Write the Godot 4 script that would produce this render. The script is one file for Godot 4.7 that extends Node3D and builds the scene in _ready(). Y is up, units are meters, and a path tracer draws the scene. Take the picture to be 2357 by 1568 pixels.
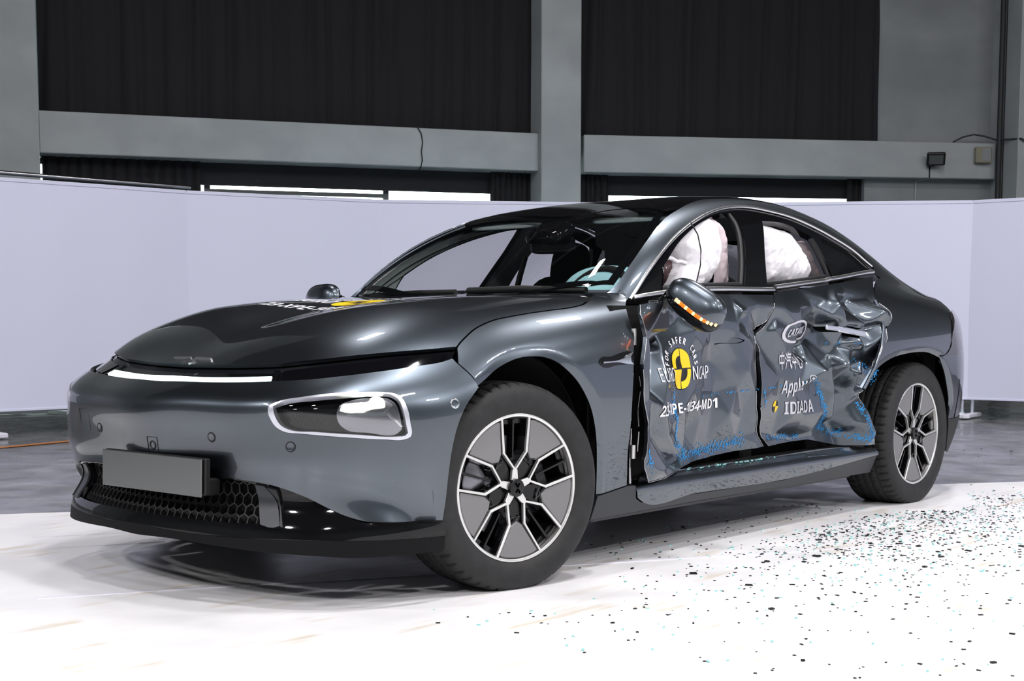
extends Node3D
# A crash-tested grey sedan on a white test floor in a hall.
# World axes: x runs from the car's nose to its tail (front axle at 0), y up, z to the car's left. Metres.

# Outlines of the body panels: pairs (along, height) on the body side, (x, z) on the bonnet and boot, (x, angle) on the cabin.
const LINES := {
	"hood": [-0.686, 0, -0.676, 0.1811, -0.6538, 0.3303, -0.6235, 0.495, -0.5785, 0.6045, -0.5095, 0.6852, -0.4217, 0.7455, -0.3198, 0.794, -0.2167, 0.829, -0.2006, 0.8237, -0.1563, 0.8122, -0.0986, 0.7978, -0.0404, 0.7897, 0.0257, 0.7854, 0.0876, 0.7881, 0.1481, 0.7909, 0.2047, 0.7931, 0.3035, 0.7989, 0.4077, 0.8029, 0.474, 0.7968, 0.5282, 0.778, 0.5706, 0.7516, 0.66, 0.64, 0.7, 0.45, 0.72, 0.2, 0.725, 0.001, 0.72, -0.2, 0.7, -0.45, 0.66, -0.64, 0.5706, -0.7516, 0.5282, -0.778, 0.474, -0.7968, 0.4077, -0.8029, 0.3035, -0.7989, 0.2047, -0.7931, 0.1481, -0.7909, 0.0876, -0.7881, 0.0257, -0.7854, -0.0404, -0.7897, -0.0986, -0.7978, -0.1563, -0.8122, -0.2006, -0.8237, -0.2167, -0.829, -0.3198, -0.794, -0.4217, -0.7455, -0.5095, -0.6852, -0.5785, -0.6045, -0.6235, -0.495, -0.6538, -0.3303, -0.676, -0.1811],
	"bump": [-1.3708, 0.704, -1.2348, 0.7066, -1.1314, 0.7069, -0.9455, 0.7118, -0.8366, 0.7177, -0.729, 0.7253, -0.6319, 0.7362, -0.5333, 0.7483, -0.4271, 0.7617, -0.329, 0.7753, -0.2947, 0.7845, -0.2794, 0.7664, -0.257, 0.7447, -0.232, 0.7161, -0.2187, 0.6895, -0.2706, 0.6347, -0.3012, 0.5742, -0.3196, 0.5038, -0.3306, 0.4147, -0.3358, 0.3274, -0.3436, 0.2615, -0.4448, 0.2667, -0.5297, 0.2717, -0.5908, 0.2783, -0.6308, 0.2911, -0.6894, 0.3206, -0.7472, 0.3541, -0.8058, 0.378, -0.8471, 0.3898, -0.958, 0.4003, -1.094, 0.4035, -1.2128, 0.4055, -1.3708, 0.408, -1.3708, 0.408, -1.5288, 0.4055, -1.6476, 0.4035, -1.7836, 0.4003, -1.8944, 0.3898, -1.9358, 0.378, -1.9944, 0.3541, -2.0522, 0.3206, -2.1108, 0.2911, -2.1508, 0.2783, -2.2119, 0.2717, -2.2968, 0.2667, -2.398, 0.2615, -2.4058, 0.3274, -2.411, 0.4147, -2.422, 0.5038, -2.4404, 0.5742, -2.471, 0.6347, -2.5229, 0.6895, -2.5096, 0.7161, -2.4846, 0.7447, -2.4621, 0.7664, -2.4468, 0.7845, -2.4126, 0.7753, -2.3144, 0.7617, -2.2083, 0.7483, -2.1097, 0.7362, -2.0125, 0.7253, -1.905, 0.7177, -1.7961, 0.7118, -1.6102, 0.7069, -1.5068, 0.7066, -1.3708, 0.704],
	"bar": [-1.3708, 0.756, -1.1669, 0.7575, -1.0017, 0.7608, -0.8295, 0.7709, -0.7105, 0.7827, -0.6029, 0.7943, -0.4951, 0.8031, -0.3797, 0.81, -0.2657, 0.8173, -0.2947, 0.7845, -0.329, 0.7753, -0.4271, 0.7617, -0.5333, 0.7483, -0.6319, 0.7362, -0.729, 0.7253, -0.8366, 0.7177, -0.9455, 0.7118, -1.1314, 0.7069, -1.2348, 0.7066, -1.3708, 0.704, -1.3708, 0.704, -1.5068, 0.7066, -1.6102, 0.7069, -1.7961, 0.7118, -1.905, 0.7177, -2.0125, 0.7253, -2.1097, 0.7362, -2.2083, 0.7483, -2.3144, 0.7617, -2.4126, 0.7753, -2.4468, 0.7845, -2.4759, 0.8173, -2.3619, 0.81, -2.2465, 0.8031, -2.1387, 0.7943, -2.031, 0.7827, -1.912, 0.7709, -1.7399, 0.7608, -1.5747, 0.7575, -1.3708, 0.756],
	"strip": [-1.3708, 0.7279, -1.1656, 0.7269, -1.0149, 0.7305, -0.8997, 0.7352, -0.8984, 0.7219, -0.9992, 0.7183, -1.1461, 0.7159, -1.3708, 0.7159, -1.3708, 0.7159, -1.5955, 0.7159, -1.7424, 0.7183, -1.8432, 0.7219, -1.8418, 0.7352, -1.7267, 0.7305, -1.576, 0.7269, -1.3708, 0.7279],
	"divider": [-0.9082, 0.7544, -0.8861, 0.7555, -0.8687, 0.7188, -0.8877, 0.7171],
	"barlens": [-0.8653, 0.7526, -0.6974, 0.7709, -0.5328, 0.7868, -0.386, 0.8005, -0.3058, 0.8052, -0.3279, 0.7849, -0.4363, 0.7672, -0.5339, 0.7549, -0.6378, 0.7424, -0.7418, 0.7315, -0.8488, 0.7231],
	"hlout": [-0.8512, 0.6315, -0.8479, 0.6422, -0.8245, 0.6552, -0.7542, 0.6708, -0.6795, 0.6813, -0.6048, 0.6847, -0.5271, 0.6833, -0.4996, 0.6785, -0.4799, 0.6653, -0.4645, 0.6335, -0.4549, 0.581, -0.4512, 0.5546, -0.4551, 0.542, -0.4735, 0.5338, -0.5289, 0.5354, -0.6414, 0.5457, -0.7517, 0.5567, -0.8032, 0.562, -0.8274, 0.5762, -0.8437, 0.6014],
	"hlin": [-0.8346, 0.6406, -0.8109, 0.6536, -0.7155, 0.6695, -0.642, 0.6748, -0.5469, 0.678, -0.5115, 0.6746, -0.492, 0.6615, -0.4774, 0.625, -0.4678, 0.5726, -0.4645, 0.5551, -0.4717, 0.5468, -0.4894, 0.5448, -0.6045, 0.5535, -0.714, 0.5635, -0.7905, 0.5708, -0.8103, 0.5811, -0.8279, 0.6108],
	"proj": [-0.6554, 0.6367, -0.6468, 0.6562, -0.6253, 0.6676, -0.5603, 0.6763, -0.515, 0.672, -0.4966, 0.6584, -0.4826, 0.6192, -0.4742, 0.5647, -0.4881, 0.5516, -0.573, 0.5572, -0.6309, 0.5667, -0.6501, 0.5831],
	"ledl": [-0.6497, 0.63, -0.6421, 0.6523, -0.6168, 0.6571, -0.5699, 0.6641, -0.5652, 0.6731, -0.5311, 0.6698, -0.5242, 0.6472, -0.5256, 0.6392, -0.5581, 0.6348, -0.5841, 0.6261, -0.6303, 0.6231],
	"lblade": [-0.6303, 0.6204, -0.5221, 0.6231, -0.5149, 0.6175, -0.5223, 0.611, -0.6303, 0.6124],
	"lray1": [-0.5209, 0.6204, -0.4817, 0.5731, -0.4741, 0.5728, -0.516, 0.6256],
	"lray2": [-0.5209, 0.6231, -0.492, 0.6463, -0.4944, 0.6503, -0.5245, 0.6272],
	"crease": [-0.8827, 0.4431, -0.7554, 0.4356, -0.6447, 0.4085, -0.5691, 0.3788, -0.509, 0.3481, -0.4665, 0.3136, -0.439, 0.282],
	"fasc": [-1.3708, 0.408, -1.2128, 0.4055, -1.094, 0.4035, -0.958, 0.4003, -0.8471, 0.3898, -0.8058, 0.378, -0.7472, 0.3541, -0.6894, 0.3206, -0.6308, 0.2911, -0.5908, 0.2783, -0.5297, 0.2717, -0.4448, 0.2667, -0.3436, 0.2615, -0.3453, 0.218, -0.4455, 0.22, -0.53, 0.2215, -0.6114, 0.2237, -0.7681, 0.2259, -0.9097, 0.2234, -1.0744, 0.2219, -1.2067, 0.2236, -1.3708, 0.232, -1.3708, 0.232, -1.5349, 0.2236, -1.6672, 0.2219, -1.8319, 0.2234, -1.9735, 0.2259, -2.1302, 0.2237, -2.2116, 0.2215, -2.2961, 0.22, -2.3962, 0.218, -2.398, 0.2615, -2.2968, 0.2667, -2.2119, 0.2717, -2.1508, 0.2783, -2.1108, 0.2911, -2.0522, 0.3206, -1.9944, 0.3541, -1.9358, 0.378, -1.8944, 0.3898, -1.7836, 0.4003, -1.6476, 0.4035, -1.5288, 0.4055, -1.3708, 0.408],
	"grille": [-1.3708, 0.4068, -1.1939, 0.4038, -1.0628, 0.3994, -0.9572, 0.3969, -0.9132, 0.3899, -0.906, 0.3392, -0.8927, 0.2694, -0.9736, 0.2671, -1.0756, 0.2669, -1.2081, 0.268, -1.3708, 0.268, -1.5335, 0.268, -1.666, 0.2669, -1.768, 0.2671, -1.8489, 0.2694, -1.8356, 0.3392, -1.8284, 0.3899, -1.7844, 0.3969, -1.6788, 0.3994, -1.5477, 0.4038],
	"gframe": [-0.9096, 0.3916, -0.8768, 0.3879, -0.8461, 0.3427, -0.8233, 0.2646, -0.8444, 0.2581, -0.8837, 0.2657, -0.9003, 0.3252],
	"gframe2": [-0.8681, 0.387, -0.8378, 0.3814, -0.8277, 0.3219, -0.8121, 0.2596, -0.8205, 0.262, -0.8389, 0.3431],
	"lip": [-1.3708, 0.231, -1.2067, 0.2226, -1.0744, 0.2209, -0.9097, 0.2224, -0.7681, 0.2249, -0.6114, 0.2227, -0.53, 0.2205, -0.4455, 0.219, -0.3453, 0.217, -0.3483, 0.1669, -0.3729, 0.1405, -0.4307, 0.1529, -0.5305, 0.16, -0.6914, 0.1758, -0.9082, 0.1845, -1.0731, 0.1925, -1.2052, 0.198, -1.3708, 0.195, -1.3708, 0.195, -1.5364, 0.198, -1.6685, 0.1925, -1.8334, 0.1845, -2.0502, 0.1758, -2.2111, 0.16, -2.3109, 0.1529, -2.3687, 0.1405, -2.3933, 0.1669, -2.3962, 0.217, -2.2961, 0.219, -2.2116, 0.2205, -2.1302, 0.2227, -1.9735, 0.2249, -1.8319, 0.2224, -1.6672, 0.2209, -1.5349, 0.2226, -1.3708, 0.231],
	"sens0": [-1.6772, 0.5307],
	"sens1": [-1.0662, 0.5329],
	"sens2": [-0.785, 0.5167],
	"sens3": [-0.3137, 0.6419],
	"hook": [-1.3274, 0.4937],
	"hooksq": [-1.3504, 0.507, -1.3033, 0.5111, -1.3054, 0.4804, -1.3505, 0.4777],
	"fend": [-0.2657, 0.8173, -0.2526, 0.8275, -0.2134, 0.8505, -0.1581, 0.8759, -0.0955, 0.894, -0.0184, 0.9091, 0.0583, 0.9181, 0.1345, 0.9257, 0.2047, 0.9325, 0.3035, 0.942, 0.4077, 0.9517, 0.474, 0.9614, 0.6042, 0.9933, 0.7109, 1.0129, 0.7633, 1.0332, 0.7772, 1.0216, 0.7884, 1, 0.7268, 0.9748, 0.6879, 0.956, 0.6354, 0.9019, 0.6148, 0.8394, 0.5974, 0.8065, 0.5791, 0.7281, 0.5687, 0.6148, 0.5698, 0.5357, 0.5734, 0.429, 0.6057, 0.2963, 0.4393, 0.2738, 0.409, 0.3971, 0.3894, 0.4758, 0.3649, 0.5481, 0.3381, 0.6036, 0.3028, 0.6536, 0.2631, 0.6974, 0.217, 0.7332, 0.1692, 0.7625, 0.1137, 0.7789, 0.055, 0.7824, -0.0052, 0.7787, -0.0674, 0.7644, -0.1292, 0.7414, -0.1816, 0.7106, -0.2187, 0.6895, -0.232, 0.7161, -0.257, 0.7447, -0.2794, 0.7664],
	"archf": [-0.3436, 0.2615, -0.3358, 0.3274, -0.3306, 0.4147, -0.3196, 0.5038, -0.3012, 0.5742, -0.2706, 0.6347, -0.2187, 0.6895, -0.1816, 0.7106, -0.1292, 0.7414, -0.0674, 0.7644, -0.0052, 0.7787, 0.055, 0.7824, 0.1137, 0.7789, 0.1692, 0.7625, 0.217, 0.7332, 0.2631, 0.6974, 0.3028, 0.6536, 0.3381, 0.6036, 0.3649, 0.5481, 0.3894, 0.4758, 0.409, 0.3971, 0.4393, 0.2738],
	"archr": [2.3343, 0.5817, 2.4279, 0.6467, 2.51, 0.6888, 2.6404, 0.7266, 2.7751, 0.7426, 2.9002, 0.7488, 3.0097, 0.7447, 3.0923, 0.7281, 3.1427, 0.7163, 3.1922, 0.6585, 3.2581, 0.5684, 3.3163, 0.4769],
	"badge": [0.3779, 0.7548, 0.385, 0.7669, 0.4487, 0.7763, 0.5728, 0.7912, 0.5877, 0.7878, 0.5792, 0.747, 0.4806, 0.7447, 0.3954, 0.7422],
	"badgec": [0.3971, 0.7529, 0.398, 0.7582, 0.4835, 0.7617, 0.5236, 0.7702, 0.5581, 0.7851, 0.5802, 0.7895, 0.5608, 0.7741, 0.5596, 0.7553, 0.5737, 0.7456, 0.5324, 0.7481, 0.4948, 0.7537],
	"df": [0.6533, 0.9619, 0.6303, 0.9298, 0.6342, 0.8932, 0.6446, 0.8455, 0.6132, 0.7446, 0.6286, 0.6393, 0.6635, 0.5305, 0.6599, 0.466, 0.6402, 0.3915, 0.6479, 0.358, 0.695, 0.3023, 0.8098, 0.3079, 0.95, 0.3197, 1.1615, 0.3369, 1.3, 0.3438, 1.313, 0.3464, 1.4391, 0.3516, 1.7092, 0.3605, 1.6615, 0.407, 1.6025, 0.535, 1.5899, 0.6215, 1.6102, 0.7551, 1.617, 0.8156, 1.6391, 0.8764, 1.6875, 0.9036, 1.7347, 0.9927, 1.7569, 1.0135, 1.5336, 1.0125, 1.3205, 1.0114, 1.1516, 1.0056, 0.9501, 0.9961, 0.7994, 0.9827],
	"dr": [1.7382, 0.9927, 1.6944, 0.8906, 1.6641, 0.8446, 1.6467, 0.7341, 1.6355, 0.5344, 1.6938, 0.4049, 1.763, 0.3587, 1.8539, 0.3602, 2.1178, 0.3643, 2.3905, 0.3201, 2.5456, 0.3194, 2.4988, 0.399, 2.4284, 0.5153, 2.4016, 0.567, 2.4312, 0.5803, 2.5008, 0.6862, 2.5561, 0.7788, 2.5949, 0.8661, 2.6126, 0.9337, 2.6128, 0.9954, 2.6881, 1.0547, 2.7937, 1.1164, 2.6343, 1.1, 2.4776, 1.0853, 2.2917, 1.0686, 2.1078, 1.0524, 1.9313, 1.0369, 1.7838, 1.0252],
	"handf": [1.2767, 0.825, 1.3089, 0.8264, 1.4679, 0.8264, 1.4891, 0.8208, 1.4698, 0.8156, 1.3119, 0.8087, 1.2832, 0.8055],
	"handr": [2.1508, 0.8759, 2.2735, 0.8754, 2.4316, 0.8548, 2.4554, 0.8426, 2.4446, 0.8305, 2.2585, 0.8498, 2.1635, 0.8641],
	"sill": [0.4397, 0.2705, 0.6072, 0.2922, 0.6622, 0.2905, 0.6854, 0.2379, 0.7271, 0.2185, 1.096, 0.2164, 1.7756, 0.2108, 2.6138, 0.2589, 2.5988, 0.1787, 2.0422, 0.1783, 1.1458, 0.1862, 0.4284, 0.1837],
	"sill2": [0.6669, 0.285, 0.6897, 0.2409, 0.7285, 0.2217, 1.0942, 0.2201, 1.7732, 0.2149, 2.6201, 0.2627, 2.6161, 0.297, 2.3, 0.318, 1.7, 0.318, 1.1, 0.318, 0.75, 0.312],
	"quart": [2.9148, 1.1138, 2.7052, 1.0488, 2.6043, 0.9953, 2.5982, 0.9336, 2.5678, 0.8663, 2.5088, 0.7798, 2.4339, 0.6875, 2.3343, 0.5817, 2.4279, 0.6467, 2.51, 0.6888, 2.6404, 0.7266, 2.7751, 0.7426, 2.9002, 0.7488, 3.0097, 0.7447, 3.0923, 0.7281, 3.1427, 0.7163, 3.1922, 0.6585, 3.2581, 0.5684, 3.3163, 0.4769, 3.335, 0.4, 3.42, 0.4, 3.4, 0.6, 3.395, 0.74, 3.2138, 0.741, 3.2579, 0.7666, 3.3102, 0.8319, 3.3672, 0.8979, 3.3935, 0.9246, 3.5, 0.955, 3.52, 0.992, 3.3, 1.03, 3.15, 1.07, 3.0048, 1.1188],
	"tail": [3.1483, 0.7227, 3.2138, 0.741, 3.2579, 0.7666, 3.3102, 0.8319, 3.3672, 0.8979, 3.3935, 0.9246, 3.5, 0.953, 3.65, 0.957, 3.82, 0.93, 3.8, 0.885, 3.62, 0.855, 3.5, 0.795, 3.42, 0.752],
	"rbump": [3.1483, 0.7227, 3.42, 0.752, 3.5, 0.795, 3.62, 0.855, 3.8, 0.885, 4, 0.9, 4.3, 0.9, 4.7708, 0.9, 4.7708, 0.45, 4.2, 0.42, 3.9, 0.4, 3.6, 0.4, 3.44, 0.4, 3.41, 0.6],
	"rdiff": [3.33, 0.4, 3.44, 0.4, 3.6, 0.4, 3.9, 0.4, 4.2, 0.42, 4.7708, 0.45, 4.7708, 0.24, 4, 0.2, 3.7, 0.2, 3.5, 0.22, 3.42, 0.28],
	"rail": [0.7, 0.5, 0.7688, 0.5421, 0.8529, 0.6089, 1.0276, 0.7341, 1.1682, 0.8216, 1.2453, 0.8627, 1.393, 0.9217, 1.5415, 0.9773, 1.6805, 1.0156, 1.8, 1.02, 2.1, 1.02, 2.4, 0.985, 2.8, 0.93, 3.1, 0.885, 3.35, 0.8, 3.5, 0.64, 3.47, 0.5, 3.2, 0.5, 3.05, 0.52, 2.9086, 0.6391, 2.9302, 0.6539, 2.9548, 0.6982, 2.905, 0.7454, 2.7276, 0.7994, 2.5131, 0.8582, 2.3196, 0.9086, 2.1191, 0.9345, 1.9781, 0.9509, 1.8775, 0.9524, 1.7623, 0.9395, 1.6353, 0.9121, 1.5008, 0.8719, 1.2998, 0.7943, 1.105, 0.6955, 0.9261, 0.574, 0.7803, 0.4578],
	"ctc": [0.7961, 0.4592, 0.9312, 0.5732, 1.0776, 0.6724, 1.2329, 0.7563, 1.395, 0.8267, 1.5618, 0.8849, 1.7336, 0.9263, 1.9093, 0.9424, 2.0854, 0.9279, 2.2608, 0.9049, 2.4328, 0.865, 2.6036, 0.819, 2.7736, 0.7703, 2.9287, 0.6937],
	"cfc": [0.811, 0.4629, 0.8887, 0.4711, 0.9665, 0.4788, 1.0444, 0.4856, 1.1224, 0.4899, 1.2005, 0.4941, 1.2786, 0.4973, 1.3567, 0.5, 1.4348, 0.5014, 1.513, 0.5022, 1.5911, 0.503, 1.6693, 0.5038, 1.7474, 0.5046, 1.8256, 0.5054],
	"crc": [1.842, 0.5181, 1.923, 0.5264, 2.0041, 0.5348, 2.0851, 0.5434, 2.1662, 0.552, 2.2472, 0.5609, 2.3282, 0.5698, 2.4091, 0.5794, 2.49, 0.5895, 2.5708, 0.5997, 2.6515, 0.6112, 2.7321, 0.623, 2.8125, 0.6366, 2.8927, 0.6508],
	"fopen": [1.4171, 0.5193, 1.225, 0.5125, 1.0066, 0.4982, 1.055, 0.6064, 1.2005, 0.7084, 1.3949, 0.8051, 1.5306, 0.8547, 1.6602, 0.8912, 1.7506, 0.9035, 1.7536, 0.8378, 1.7341, 0.762, 1.6866, 0.6622, 1.6116, 0.5255],
	"sail": [0.85, 0.482, 1.0066, 0.4982, 1.055, 0.6064],
	"ropen": [1.7963, 0.5323, 1.8431, 0.6514, 1.9642, 0.8599, 2.1484, 0.8611, 2.2897, 0.8272, 2.3765, 0.8009, 2.4053, 0.7394, 2.4271, 0.659, 2.438, 0.5971, 2.1769, 0.5666, 1.96, 0.5457],
	"qglass": [2.4573, 0.8191, 2.6387, 0.7832, 2.8132, 0.7345, 2.8891, 0.6858, 2.8799, 0.6665, 2.6498, 0.6296, 2.497, 0.6122, 2.4755, 0.6505, 2.4477, 0.7402],
	"dlo": [0.7978, 0.4641, 0.9394, 0.5749, 1.1177, 0.6948, 1.3068, 0.789, 1.4999, 0.8618, 1.6309, 0.8994, 1.7485, 0.922, 1.8547, 0.9338, 1.9521, 0.9322, 2.0933, 0.9167, 2.2851, 0.89, 2.4777, 0.8389, 2.6881, 0.7819, 2.8561, 0.7285, 2.9027, 0.6891, 2.8729, 0.6571, 2.7532, 0.6352, 2.5799, 0.6104, 2.3686, 0.5842, 2.1751, 0.5632, 1.9988, 0.5458, 1.8547, 0.5307, 1.8308, 0.5183, 1.6005, 0.515, 1.3852, 0.5118, 1.2226, 0.5048, 1.0422, 0.4934, 0.9278, 0.4818, 0.8276, 0.4716],
	"atrim": [0.7688, 0.5321, 0.8529, 0.5989, 1.0276, 0.7241, 1.1682, 0.8116, 1.3317, 0.885, 1.32, 0.86, 1.6602, 0.8952, 1.5306, 0.8587, 1.3949, 0.8091, 1.2005, 0.7124, 1.055, 0.6104, 1.0066, 0.4982],
	"btrim": [1.7506, 0.9035, 1.7536, 0.8378, 1.7341, 0.762, 1.6866, 0.6622, 1.6116, 0.5255, 1.7963, 0.5323, 1.8431, 0.6514, 1.9642, 0.8599, 2.1484, 0.9611, 1.7506, 0.9835],
	"ctrim": [2.3897, 0.8272, 2.4765, 0.8009, 2.5053, 0.7394, 2.5271, 0.659, 2.538, 0.5971, 2.938, 0.5971, 2.7897, 0.9272, 2.2897, 0.9472],
	"ws": [0.66, 1.5708, 0.665, 1.1, 0.68, 0.8, 0.715, 0.6, 0.7688, 0.5541, 0.8529, 0.6209, 1.0276, 0.7461, 1.1682, 0.8336, 1.3, 0.92, 1.325, 1.1, 1.345, 1.3, 1.35, 1.5708, 1.35, 1.5708, 1.345, 1.8416, 1.325, 2.0416, 1.3, 2.2216, 1.1682, 2.308, 1.0276, 2.3955, 0.8529, 2.5207, 0.7688, 2.5875, 0.715, 2.5416, 0.68, 2.3416, 0.665, 2.0416, 0.66, 1.5708],
	"roof": [1.355, 1.5708, 1.35, 1.3, 1.33, 1.1, 1.303, 0.925, 1.393, 0.9257, 1.5415, 0.9813, 1.6805, 1.0196, 1.8, 1.024, 2.1, 1.024, 2.4, 0.989, 2.8, 0.934, 2.82, 1.2, 2.84, 1.5708, 2.84, 1.5708, 2.82, 1.9416, 2.8, 2.2076, 2.4, 2.1526, 2.1, 2.1176, 1.8, 2.1176, 1.6805, 2.122, 1.5415, 2.1603, 1.393, 2.2159, 1.303, 2.2166, 1.33, 2.0416, 1.35, 1.8416, 1.355, 1.5708],
	"rglass": [2.845, 1.5708, 2.825, 1.2, 2.803, 0.935, 3.1, 0.891, 3.35, 0.806, 3.5, 0.72, 3.55, 1, 3.57, 1.5708, 3.57, 1.5708, 3.55, 2.1416, 3.5, 2.4216, 3.35, 2.3356, 3.1, 2.2506, 2.803, 2.2066, 2.825, 1.9416, 2.845, 1.5708],
	"trunk": [3.35, 0.72, 3.6, 0.74, 3.8, 0.7, 3.93, 0.62, 3.99, 0.4, 4, 0, 3.99, -0.4, 3.93, -0.62, 3.8, -0.7, 3.6, -0.74, 3.35, -0.72],
}
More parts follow.
